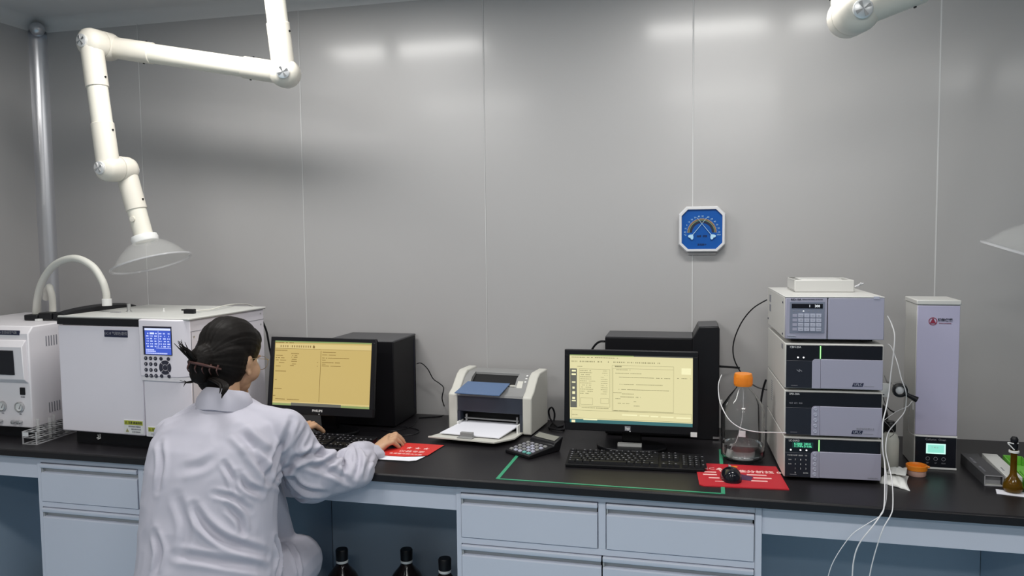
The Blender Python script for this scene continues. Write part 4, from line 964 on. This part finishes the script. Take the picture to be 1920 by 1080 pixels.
j3f=Vector((-2.050,-0.530,1.772)); j3r=j3f-ax*hs
top=Vector((-1.399,-0.500,2.326)); dtop=(top-j2f).normalized(); top=j2f+dtop*((CEIL-j2f.z)/dtop.z)
A1.location=(top.x,top.y,CEIL)
class Off: pass
def inA(v): return Vector(v)-Vector(A1.location)
elbow(inA(j1f),inA(j1r),ax,A1); elbow(inA(j2f),inA(j2r),ax_b,A1); elbow(inA(j3f),inA(j3r),ax,A1,.046)
pipe(inA(j2f),inA(top),A1,c0=.13,c1=0)
MB().lathe([(.034,-.03),(.07,-.03),(.075,-.004),(.075,0),(0,0)],(0,0,-.0005),(0,0,1),32).build('ceiling_flange','creamd',A1)
pipe(inA(j1r),inA(j2r),A1,c0=.15,c1=.13)
pipe(inA(j1f),inA(j3f),A1,c0=.13,c1=.13)
ht=Vector((-1.979,-0.450,1.525)); pipe(inA(j3r),inA(ht),A1,r=.0325,c0=.12,c1=0,rc=.036)
dh=(ht-j3r).normalized()
hx=Vector((.30,-.03,-1)).normalized()
hood(inA(ht)-dh*.006,hx,A1)
dm=MB().lathe([(0,0),(.010,0),(.010,.006),(0,.007)],inA(j3r+(ht-j3r)*.72)+Vector((0,-.032,0)),(0,-1,0),16).build('damper_knob','creamd',A1)
A2=thing('fume_extraction_arm','cream extraction arm entering at the top right, dome cut by the frame','extraction arm',(1.02,-.55,CEIL))
def inB(v): return Vector(v)-Vector(A2.location)
k1f=Vector((0.341,-0.860,2.039)); ax2=Vector((.12,-1,-.1)).normalized(); k1r=k1f-ax2*.074
k2f=Vector((1.16,-.80,2.33)); k2r=k2f-ax2*.074
elbow(inB(k1f),inB(k1r),ax2,A2)
pipe(inB(k1f),inB(k2f),A2,c0=.12,c1=.12)
elbow(inB(k2f),inB(k2r),ax2,A2)
up_=Vector((k1r.x-.03,k1r.y+.02,CEIL)); pipe(inB(k1r),inB(up_),A2,c0=.05,c1=0)
MB().lathe([(.034,-.03),(.07,-.03),(.075,-.004),(.075,0),(0,0)],inB((up_.x,up_.y,CEIL-.0005)),(0,0,1),32).build('ceiling_flange','creamd',A2)
hc=Vector((0.880,-0.550,1.542))
pipe(inB(k2r),inB(hc),A2,c0=.12,c1=0)
hood(inB(hc),Vector((-.32,.10,-1)),A2)
dd=(k2f-k1f).normalized()
lbp=k1f+dd*.128; 
bd=MB(); n=14; u=dd.cross(Vector((0,0,1))).normalized(); v_=u.cross(dd).normalized()
vs=[]
for i in range(n+1):
    an=-.9+1.8*i/n-.15; off=(u*cos(an)+v_*sin(an))*.0384
    if i==0 and off.y>0: u=-u; off=(u*cos(an)+v_*sin(an))*.0384
    vs+=[inB(lbp+off),inB(lbp+off+dd*.040)]
bd.add(vs,[(2*i,2*i+2,2*i+3,2*i+1) for i in range(n)]).build('label_band','frame',A2)
fx=(Vector((0,-1,0))-dd*Vector((0,-1,0)).dot(dd)).normalized(); fu=dd.cross(fx)
for s_,off,sz in (('←',.008,.012),('OPEN/CLOSE',.018,.008),('DAMPER',.026,.008)):
    o=text('label_text',s_,sz,'navylab' if off<.01 or off>.02 else 'redtxt',A2,(0,0,0),ext=.0002)
    p=inB(lbp+dd*off+fx*.0390)
    yv=dd; zv=fx; xv=yv.cross(zv)
    o.matrix_local=Matrix(((xv.x,yv.x,zv.x,p.x),(xv.y,yv.y,zv.y,p.y),(xv.z,yv.z,zv.z,p.z),(0,0,0,1)))
# ================================================================ the person
from mathutils.bvhtree import BVHTree
def ring(c,rx,ry,n=32,rz=0,p=2.3,tilt=0):
    out=[]
    for i in range(n):
        a=2*pi*i/n; ca,sa=cos(a),sin(a)
        x=rx*abs(ca)**(2/p)*(1 if ca>=0 else -1); y=ry*abs(sa)**(2/p)*(1 if sa>=0 else -1)
        out.append(Vector((c[0]+x*cos(rz)-y*sin(rz),c[1]+x*sin(rz)+y*cos(rz),c[2]+tilt*y)))
    return out
def remesh(mb,vox,smooth=2,name='m'):
    me=mb.mesh(name); o=bpy.data.objects.new(name,me); COL.objects.link(o)
    m=o.modifiers.new('r','REMESH'); m.mode='VOXEL'; m.voxel_size=vox; m.use_smooth_shade=True
    s=o.modifiers.new('s','SMOOTH'); s.factor=.6; s.iterations=smooth
    dg=bpy.context.evaluated_depsgraph_get(); out=bpy.data.meshes.new_from_object(o.evaluated_get(dg)); out.name=name
    bpy.data.objects.remove(o); out.materials.clear(); return out
def coords(me):
    a=np.empty(len(me.vertices)*3,dtype=np.float32); me.vertices.foreach_get('co',a); return a.reshape(-1,3)
def normals(me):
    a=np.empty(len(me.vertices)*3,dtype=np.float32); me.vertex_normals.foreach_get('vector',a); return a.reshape(-1,3)
def setco(me,a): me.vertices.foreach_set('co',a.astype(np.float32).ravel()); me.update()
def off_table(a):
    y=a[:,1]+PO.y; z=a[:,2]; m=(y>-.778)&(z<CT+.0018)&(z>CT-.13)
    back=m&((y+.778)<(CT-z)+.004); up_=m&~back
    a=a.copy(); a[back,1]=-.7795-PO.y; a[up_,2]=CT+.0018; return a
PE=thing('person','person in white lab coat with pinned-up black hair, seated at the bench','person',(-1.31,-1.05,0))
PO=Vector((-1.31,-1.05,0))
def inP(mb): return xlate(mb,(-PO.x,-PO.y,-PO.z))
shR=Vector((-1.175,-.900,.966)); shL=Vector((-1.500,-.950,.950)); nb0=Vector((-1.352,-.930,1.03))
elR=Vector((-1.120,-0.840,0.815)); wrR=Vector((-1.060,-0.600,0.796))
elL=Vector((-1.585,-.84,.83)); wrL=Vector((-1.43,-.57,.86))
hipR=Vector((-1.22,-1.06,.525)); hipL=Vector((-1.40,-1.08,.525)); knR=Vector((-1.215,-.79,.535)); knL=Vector((-1.52,-.87,.52))
# ---- coat
c=MB()
T=[(.36,-1.30,-1.10,.215,.19),(.50,-1.30,-1.10,.205,.17),(.58,-1.305,-1.095,.196,.160),(.66,-1.315,-1.075,.187,.148),(.74,-1.328,-1.050,.185,.140),(.82,-1.335,-1.025,.185,.132),(.90,-1.340,-1.000,.188,.128),(.96,-1.343,-.978,.185,.118),(1.005,-1.345,-.955,.160,.098),(1.035,-1.350,-.935,.110,.080),(1.055,-1.355,-.925,.072,.066)]
c.loft([ring((a[1],a[2],a[0]),a[3],a[4],rz=R(4),tilt=.12) for a in T])
c.capsule(nb0+Vector((.03,0,-.02)),shR,.052,.062); c.capsule(nb0+Vector((-.03,0,-.02)),shL,.050,.054)
c.capsule(shR,elR,.066,.072); c.capsule(elR,elR+(wrR-elR)*.55,.070,.052); c.capsule(elR+(wrR-elR)*.5,wrR,.052,.050)
c.capsule(Vector((-1.077,-0.840,0.873)),Vector((-1.068,-0.840,0.829)),.032,.05)
c.capsule(Vector((-1.099,-0.840,0.803)),Vector((-1.002,-0.800,0.818)),.052,.040)
c.capsule(Vector((-1.060,-0.660,0.834)),Vector((-1.052,-0.620,0.826)),.050,.046)
c.capsule(Vector((-1.048,-0.640,0.822)),Vector((-0.991,-0.795,0.816)),.046,.034)
c.capsule(Vector((-1.053,-0.740,0.833)),Vector((-0.998,-0.780,0.824)),.055,.045)
cd=(wrR-elR).normalized()
c.capsule(shL,elL,.056,.056); c.capsule(elL,wrL,.062,.045)
c.capsule(hipR,knR,.108,.082); c.capsule(hipL,knL,.108,.088)
for k,h in ((knR,hipR),(knL,hipL)):
    c.loft([ring((h.x+(k.x-h.x)*.55,h.y+(k.y-h.y)*.55,z),.085+.02*(.58-z),.14,rz=R(0)) for z in (.33,.42,.52)])
c.capsule((-1.268,-.90,.82),(-1.262,-.80,.60),.060,.050)
c.capsule((-1.36,-.92,.85),(-1.34,-.84,.62),.09,.10)
me=remesh(inP(c),.0045,8,'lab_coat')
co_=coords(me); no_=normals(me)
bvh=BVHTree.FromPolygons([tuple(v) for v in co_],[tuple(p.vertices) for p in me.polygons])
cam_w=Vector((0,-2.9,1.5184))-PO
def hit(u_):
    p=Vector(u_)-PO; d=(p-cam_w).normalized(); r_=bvh.ray_cast(cam_w,d); return r_[0] if r_[0] else bvh.find_nearest(p)[0]
creases=[ # polylines over the cloth, depth, width
 ([(-1.120,-0.950,1.018),(-1.149,-0.950,0.949),(-1.166,-0.980,0.898),(-1.175,-1.000,0.848)],.010,.010),
 ([(-1.259,-1.000,0.992),(-1.221,-1.000,0.955),(-1.185,-0.980,0.915)],.013,.016),
 ([(-1.225,-1.000,0.934),(-1.187,-1.000,0.897),(-1.182,-0.980,0.849)],.012,.012),
 ([(-1.266,-1.000,0.865),(-1.239,-1.000,0.834),(-1.205,-0.980,0.810)],.009,.010),
 ([(-1.307,-1.000,0.896),(-1.281,-1.000,0.855),(-1.266,-1.000,0.812)],.007,.008),
 ([(-1.344,-1.000,0.807),(-1.277,-1.000,0.796),(-1.228,-1.000,0.765)],.006,.008),
 ([(-1.337,-1.100,0.803),(-1.301,-1.100,0.755),(-1.238,-1.100,0.716),(-1.120,-1.100,0.690)],.011,.012),
 ([(-1.235,-1.100,0.811),(-1.196,-1.100,0.778),(-1.188,-1.100,0.742)],.008,.009),
 ([(-1.396,-1.100,0.666),(-1.281,-1.100,0.661),(-1.122,-1.100,0.647)],.007,.012),
 ([(-1.461,-1.100,0.720),(-1.446,-1.100,0.669),(-1.463,-1.100,0.607)],.008,.010),
 ([(-1.185,-0.950,0.667),(-1.177,-0.950,0.617),(-1.182,-0.950,0.562)],.014,.010),
 ([(-1.174,-0.900,0.636),(-1.149,-0.900,0.591),(-1.143,-0.900,0.544)],.009,.008),
 ([(-1.202,-0.900,0.831),(-1.146,-0.880,0.802),(-1.078,-0.850,0.776)],.010,.010),
 ([(-1.229,-0.900,0.814),(-1.181,-0.880,0.779),(-1.138,-0.850,0.755)],.007,.008),
 ([(-1.132,-0.900,0.905),(-1.167,-0.900,0.857),(-1.211,-0.900,0.823)],.010,.010),
 ([(-1.088,-0.880,0.934),(-1.109,-0.880,0.901),(-1.144,-0.880,0.880)],.010,.009),
 ([(-1.169,-0.880,0.882),(-1.086,-0.860,0.897),(-1.058,-0.840,0.922)],.012,.012),
 ([(-1.104,-0.900,0.984),(-1.131,-0.900,0.936),(-1.139,-0.900,0.905)],.007,.009),
 ([(-1.127,-0.880,0.872),(-1.064,-0.840,0.838),(-1.017,-0.800,0.796)],.008,.010),
 ([(-1.059,-0.750,0.882),(-1.074,-0.750,0.848),(-1.065,-0.750,0.802)],.012,.009),
 ([(-1.058,-0.700,0.878),(-1.039,-0.700,0.856),(-1.042,-0.700,0.814),(-1.054,-0.700,0.780)],.010,.008),
 ([(-1.076,-0.780,0.876),(-1.093,-0.800,0.851),(-1.119,-0.800,0.843)],.009,.010),
 ([(-1.014,-0.650,0.844),(-1.033,-0.650,0.805),(-1.043,-0.650,0.765)],.005,.007),
 ([(-1.359,-1.000,1.079),(-1.419,-1.000,1.066),(-1.468,-1.000,1.044)],.004,.006),
 ([(-1.512,-1.000,0.942),(-1.509,-1.000,0.880),(-1.523,-1.000,0.802)],.006,.010),
 ([(-1.407,-1.050,0.886),(-1.339,-1.050,0.902),(-1.288,-1.050,0.938)],.004,.014),
 ([(-1.427,-1.050,0.809),(-1.359,-1.100,0.750),(-1.379,-1.100,0.667)],.005,.014),
]
disp=np.zeros(len(co_),dtype=np.float64)
for pts,dep,wd in creases:
    hp=[hit(p) for p in pts]; sp=[bvh.find_nearest(q)[0] for q in spline(hp,5)]
    A=np.array([tuple(q) for q in sp]); best=np.full(len(co_),1e9); wd=wd*.8
    lo=A.min(0)-.08; hi=A.max(0)+.08; idx=np.where(np.all((co_>lo)&(co_<hi),axis=1))[0]
    P_=co_[idx].astype(np.float64); bd=np.full(len(idx),1e9); bt=np.zeros(len(idx)); m=len(A)-1
    for k in range(m):
        ab=A[k+1]-A[k]; L=max((ab@ab),1e-9); t=np.clip(((P_-A[k])@ab)/L,0,1); dd=np.linalg.norm(P_-(A[k]+t[:,None]*ab),axis=1)
        u_=dd<bd; bd[u_]=dd[u_]; bt[u_]=((k+t)/m)[u_]
    taper=np.clip(np.sin(np.pi*np.clip(bt,0.03,.97)),0,1)**.6
    disp[idx]+=taper*dep*(-np.exp(-(bd/wd)**2)+.75*np.exp(-((bd-2.0*wd)/(wd*.9))**2))
def nz(p,s,o=0): return noise.noise(Vector((p[0]*s[0]+o,p[1]*s[1]+o,p[2]*s[2]+o)))
for i in range(len(co_)):
    p=co_[i]
    a=nz(p,(6,6,5),3); wq=(p[0]+.03*a,p[1]+.03*a,p[2]+.05*a)
    r1=1-abs(nz(wq,(11,11,7),1))*2.2; r2=1-abs(nz(wq,(22,22,16),5))*2.2
    disp[i]+=.0022*(r1-.5)+.0009*(r2-.5)+.004*a
co2=co_+no_*disp[:,None]
co2=off_table(co2)
setco(me,co2)
coat=place(me,'lab_coat','coat',PE,smooth=True,angle=180)
sm=coat.modifiers.new('s','SMOOTH'); sm.factor=.5; sm.iterations=1
# collar and centre seam as parts of the coat
Cc=Vector((-1.344,-0.925,1.061))-PO; axc=Vector((.03,.30,1)).normalized()
k=MB(); n=40; pr=[(.058,-.040),(.082,-.034),(.081,-.008),(.071,.012),(.063,.022),(.0600,.021),(.056,.0)]
a=axc; u=a.cross(Vector((0,1,0))).normalized(); w_=a.cross(u); vs=[]
for (r_,z_) in pr:
    for j in range(n):
        q=2*pi*j/n; dirv=(u*cos(q)*1.0+w_*sin(q)*.88); hh=z_*(1+.18*dirv.dot(Vector((0,-1,0))))+.003*nz((cos(q),sin(q),z_*20),(1.7,1.7,1),2)
        vs.append(Cc+a*hh+dirv*(r_+.003*nz((cos(q),sin(q),r_*30),(2,2,1))))
m_=len(pr); k.add(vs,[(i*n+j,i*n+(j+1)%n,((i+1)%m_)*n+(j+1)%n,((i+1)%m_)*n+j) for i in range(m_) for j in range(n)])
cl_=k.build('collar','coat',coat,smooth=True,angle=50)
# cuff rim
cf0=Vector((-1.035,-0.600,0.825))-PO
k=MB(); 
u=cd.cross(Vector((0,0,1))).normalized(); w_=u.cross(cd)
vs=[]; pr=[(.050,-.045),(.050,-.010),(.0475,.0),(.044,-.004),(.042,-.040)]
for r_,z_ in pr:
    for j in range(28):
        q=2*pi*j/28; vs.append(cf0+cd*z_+(u*cos(q)*.85+w_*sin(q)*.75)*(r_+.004*sin(3*q+1)+.0025*sin(7*q)))
k.add(vs,[(i*28+j,i*28+(j+1)%28,((i+1)%5)*28+(j+1)%28,((i+1)%5)*28+j) for i in range(5) for j in range(28)])
k.build('cuff','coat',coat,smooth=True,angle=70)
# ---- body (one continuous skin surface)
F=Vector((.09,.96,-.26)).normalized(); S=F.cross(Vector((0,0,1))).normalized(); U=S.cross(F)
Hc=Vector((-1.384,-0.840,1.169))
def H(s,f,u): return Hc+S*s+F*f+U*u
RM=Matrix((S,F,U)).transposed()
b=MB()
b.ell(H(0,-.005,.020),(.068,.088,.086),RM); b.ell(H(0,.030,-.020),(.060,.066,.085),RM); b.ell(H(0,.045,-.072),(.042,.045,.036),RM)
b.ell(H(.034,.060,-.035),(.028,.030,.034),RM); b.ell(H(-.034,.060,-.035),(.028,.030,.034),RM)
b.capsule(H(0,.094,-.002),H(0,.112,-.034),.008,.0115); b.ell(H(.009,.100,-.036),(.009,.009,.007),RM); b.ell(H(-.009,.100,-.036),(.009,.009,.007),RM)
b.ell(H(0,.088,-.062),(.022,.010,.005),RM); b.ell(H(0,.087,-.070),(.018,.010,.006),RM); b.ell(H(0,.082,-.098),(.018,.014,.014),RM)
b.ell(H(0,.080,.012),(.052,.014,.008),RM)
for s in (-1,1):
    b.ell(H(s*.067,.004,-.020),(.008,.017,.027),RM); b.ell(H(s*.074,-.002,-.012),(.005,.013,.018),RM); b.ell(H(s*.072,.006,-.046),(.006,.009,.010),RM)
nk=nb0+Vector((0,.0,.0))
b.capsule(nk+Vector((0,-.0,-.06)),H(0,-.02,-.055),.052,.046)
b.loft([ring((a[1],a[2],a[0]),a[3]*.72,a[4]*.66,rz=R(4)) for a in T[1:-1]])
b.capsule(nb0+Vector((.02,0,-.04)),shR,.04,.04); b.capsule(nb0+Vector((-.02,0,-.04)),shL,.04,.04)
wk=Vector((-1.051,-0.560,0.822)); kn=Vector((-1.020,-0.508,0.853))
b.capsule(shR,elR,.038,.033); b.capsule(elR,wk,.034,.0235)
b.capsule(shL,elL,.038,.033); wl=Vector((-1.40,-.51,.862)); b.capsule(elL,wl,.034,.022)
for h,k_ in ((hipR,knR),(hipL,knL)):
    b.capsule(h,k_,.075,.052); an=Vector((k_.x+.01,k_.y-.03,.11)); b.capsule(k_,an,.050,.035); b.capsule(an+Vector((0,-.03,-.055)),an+Vector((0,.13,-.075)),.035,.026)
def hand(wk,kn,lat,dz=0):
    d=(kn-wk).normalized(); dh=Vector((d.x,d.y,0)).normalized()
    rings=[]
    for t,wd,th in ((-.15,.025,.019),(.1,.030,.019),(.45,.040,.018),(.8,.044,.016),(1.05,.042,.013)):
        c0=wk+(kn-wk)*t; up_=lat.cross(d).normalized(); up_=up_ if up_.z>0 else -up_
        rings.append([c0+lat*(wd*cos(2*pi*j/20))+up_*(th*sin(2*pi*j/20)) for j in range(20)])
    b.loft(rings)
    for off,l1,l2,l3,r_ in ((.033,.035,.024,.018,.0096),(.011,.039,.026,.019,.0098),(-.012,.036,.024,.018,.0094),(-.033,.029,.019,.016,.0086)):
        k0=kn+lat*off-d*.012; spread=lat*(off*.12)
        p1=k0+(dh+spread/.04*.1+Vector((0,0,.12))).normalized()*l1*.95; p2=p1+(dh+Vector((0,0,-.75))).normalized()*l2; p3=p2+(dh*.7+Vector((0,0,-.72))).normalized()*l3
        b.capsule(k0,p1,r_*1.08,r_,12); b.capsule(p1,p2,r_,r_*.93,12); b.capsule(p2,p3,r_*.93,r_*.80,12)
        b.ell(p1+Vector((0,0,.001)),(r_*1.05,)*3,nu=12,nv=8)
    t0=wk+(kn-wk)*.25+lat*.024; t1=t0+(dh*.6+lat*.75+Vector((0,0,-.22))).normalized()*.036; t2=t1+(dh*.95+lat*.15+Vector((0,0,-.2))).normalized()*.028
    b.capsule(t0,t1,.0135,.0105,12); b.capsule(t1,t2,.0105,.0085,12)
lat=Vector((-.30,.93,.10)).normalized(); hand(wk,kn,lat)
hand(wl,Vector((-1.36,-.445,.865)),Vector((.8,-.55,0)).normalized())
bme=remesh(inP(b),.0034,3,'body')
setco(bme,off_table(coords(bme)))
body=place(bme,'body','skin',PE,smooth=True,angle=180)
# trousers and shoes below the coat
t_=MB()
for h,k_ in ((hipR,knR),(hipL,knL)):
    an=Vector((k_.x+.01,k_.y-.03,.13)); t_.capsule(h,k_,.084,.064); t_.capsule(k_,an,.062,.050)
tm=remesh(inP(t_),.012,3,'trousers'); place(tm,'trousers','trous',PE,smooth=True,angle=180)
for k_ in (knR,knL):
    a_=Vector((k_.x+.01,k_.y-.03,0)); sh_=MB(); 
    sh_.loft([ring((a_.x,a_.y+.035,z),.040-.3*max(0,z-.04),.115-.9*max(0,z-.03),p=2.6) for z in (.001,.02,.04,.06,.09)])
    inP(sh_).build('shoe','whiteplast',PE,bevel=.004)
# eyes
for s in (-1,1):
    e=MB().ell(H(s*.030,.078,-.006),(.0125,.0125,.0125)); e=inP(e).build('eye','whiteplast',PE); 
    inP(MB().ell(H(s*.030,.0870,-.007),(.006,.0045,.006))).build('iris','hair',e)
# hair
h_=MB()
h_.ell(H(0,-.008,.036),(.080,.102,.084),RM); h_.ell(H(0,-.036,-.008),(.079,.080,.098),RM); h_.ell(H(0,-.045,-.070),(.058,.050,.046),RM)
h_.ell(H(.004,-.040,-.105),(.038,.032,.038),RM); h_.ell(H(-.004,-.108,-.028),(.040,.040,.050),RM); h_.ell(H(-.006,-.112,-.062),(.026,.026,.030),RM)
h_.ell(H(.0,.058,.062),(.058,.030,.038),RM)
hm=remesh(inP(h_),.0035,4,'hair'); hc_=coords(hm); hn=normals(hm)
hb=np.array(tuple(H(-.004,-.13,-.03)-PO)); dsp=np.zeros(len(hc_))
ax1=np.array(tuple(F)); Ss=np.array(tuple(S)); Uu=np.array(tuple(U)); h0=np.array(tuple(Hc-PO))
for i in range(len(hc_)):
    q=hc_[i]-h0; f_=q@ax1; s_=q@Ss; u_=q@Uu
    rad=math.atan2(s_,u_+.03); dist=math.sqrt((s_**2)+(u_+.03)**2)
    dsp[i]=.0022*noise.noise(Vector((rad*9,f_*7,dist*4)))+.0012*noise.noise(Vector((rad*28,f_*10,1)))
setco(hm,hc_+hn*dsp[:,None])
hair=place(hm,'hair','hair',PE,smooth=True,angle=180)
st=MB(); r4=random.Random(5)
def strand(pts,r0,r1): st.tube([Vector(p) for p in pts],[r0,r0,r1],6,5)
for k_ in range(15):
    s=r4.uniform(-.010,.010); z=r4.uniform(.0,.014)
    strand([H(s*.6,-.12,-.035+z*.6),H(s,-.148,-.030+z),H(s*1.3-.006+r4.uniform(-.004,.004),-.166-r4.uniform(0,.006),-.016+z+r4.uniform(-.006,.006)),H(s*1.4-.022,-.186-r4.uniform(-.012,.014),.006+z*1.3+r4.uniform(-.007,.007))],.0030,.0005)
for k_ in range(14):
    a_=r4.uniform(-1,1)
    strand([H(.02+a_*.03,-.06,-.10),H(.015+a_*.035,-.055,-.125),H(.01+a_*.03,-.058+r4.uniform(-.01,.01),-.145-r4.uniform(0,.012))],.0022,.0004)
for k_ in range(22):
    o1=r4.uniform(-.016,.016); e_=Vector((-1.284,-1.035,1.095))+Vector((o1*.45,0,r4.uniform(-.010,.008)))
    m_=Vector((-1.291,-1.015,1.119))+Vector((o1,0,0)); a_=H(.010+o1*1.2,-.088,-.070)
    strand([a_,m_,e_],.0042,.0006)
for k_ in range(4):
    strand([H(-.02,-.10,-.08),H(-.03+r4.uniform(-.01,.01),-.12,-.09),H(-.03+r4.uniform(-.02,.02),-.135-r4.uniform(0,.015),-.085+r4.uniform(-.02,.01))],.0018,.0004)
inP(st).build('loose_strands','hair',hair,kind='stuff')
cp=MB()
cp.tube([H(.055,-.098,-.046),H(.030,-.140,-.040),H(-.010,-.155,-.034)],[.003,.0045,.004],8,4)
for k_ in range(5):
    t=k_/4; cp.tube([H(.052-.06*t,-.108-.046*t,-.036),H(.054-.06*t,-.115-.048*t,-.052),H(.050-.06*t,-.100-.045*t,-.064)],[.003,.0022,.001],6,3)
inP(cp).build('hair_clip','clip',hair)
# glasses
g=MB()
for s in (-1,1):
    cen=H(s*.032,.110,-.006); g.tube([cen+S*(.024*cos(2*pi*i/24))+U*(.021*sin(2*pi*i/24)) for i in range(25)],.0009,5)
    g.tube([H(s*.056,.108,.002),H(s*.072,.085,.004),H(s*.078,.010,-.002),H(s*.078,-.004,-.008)],.0009,5,3)
g.tube([H(-.008,.112,.0),H(0,.116,.003),H(.008,.112,.0)],.0009,5)
gl=inP(g).build('glasses','gold',PE)
# stool that carries the person
ST=thing('lab_stool','black round lab stool under the seated person','stool',(-1.31,-1.09,0))
MB().lathe([(0,0),(.15,0),(.165,.012),(.165,.05),(.15,.064),(0,.066)],(0,0,.374),n=36).build('seat','stool',ST,angle=50)
MB().cyl((0,0,.06),(0,0,.374),.022).build('pole','steel',ST)
for i in range(5):
    a=2*pi*i/5; MB().tube([(0,0,.075),(.22*cos(a),.22*sin(a),.045)],[.018,.012],10).build('leg','steel',ST); MB().ell((.225*cos(a),.225*sin(a),.023),(.012,.023,.023)).build('caster','black',ST)
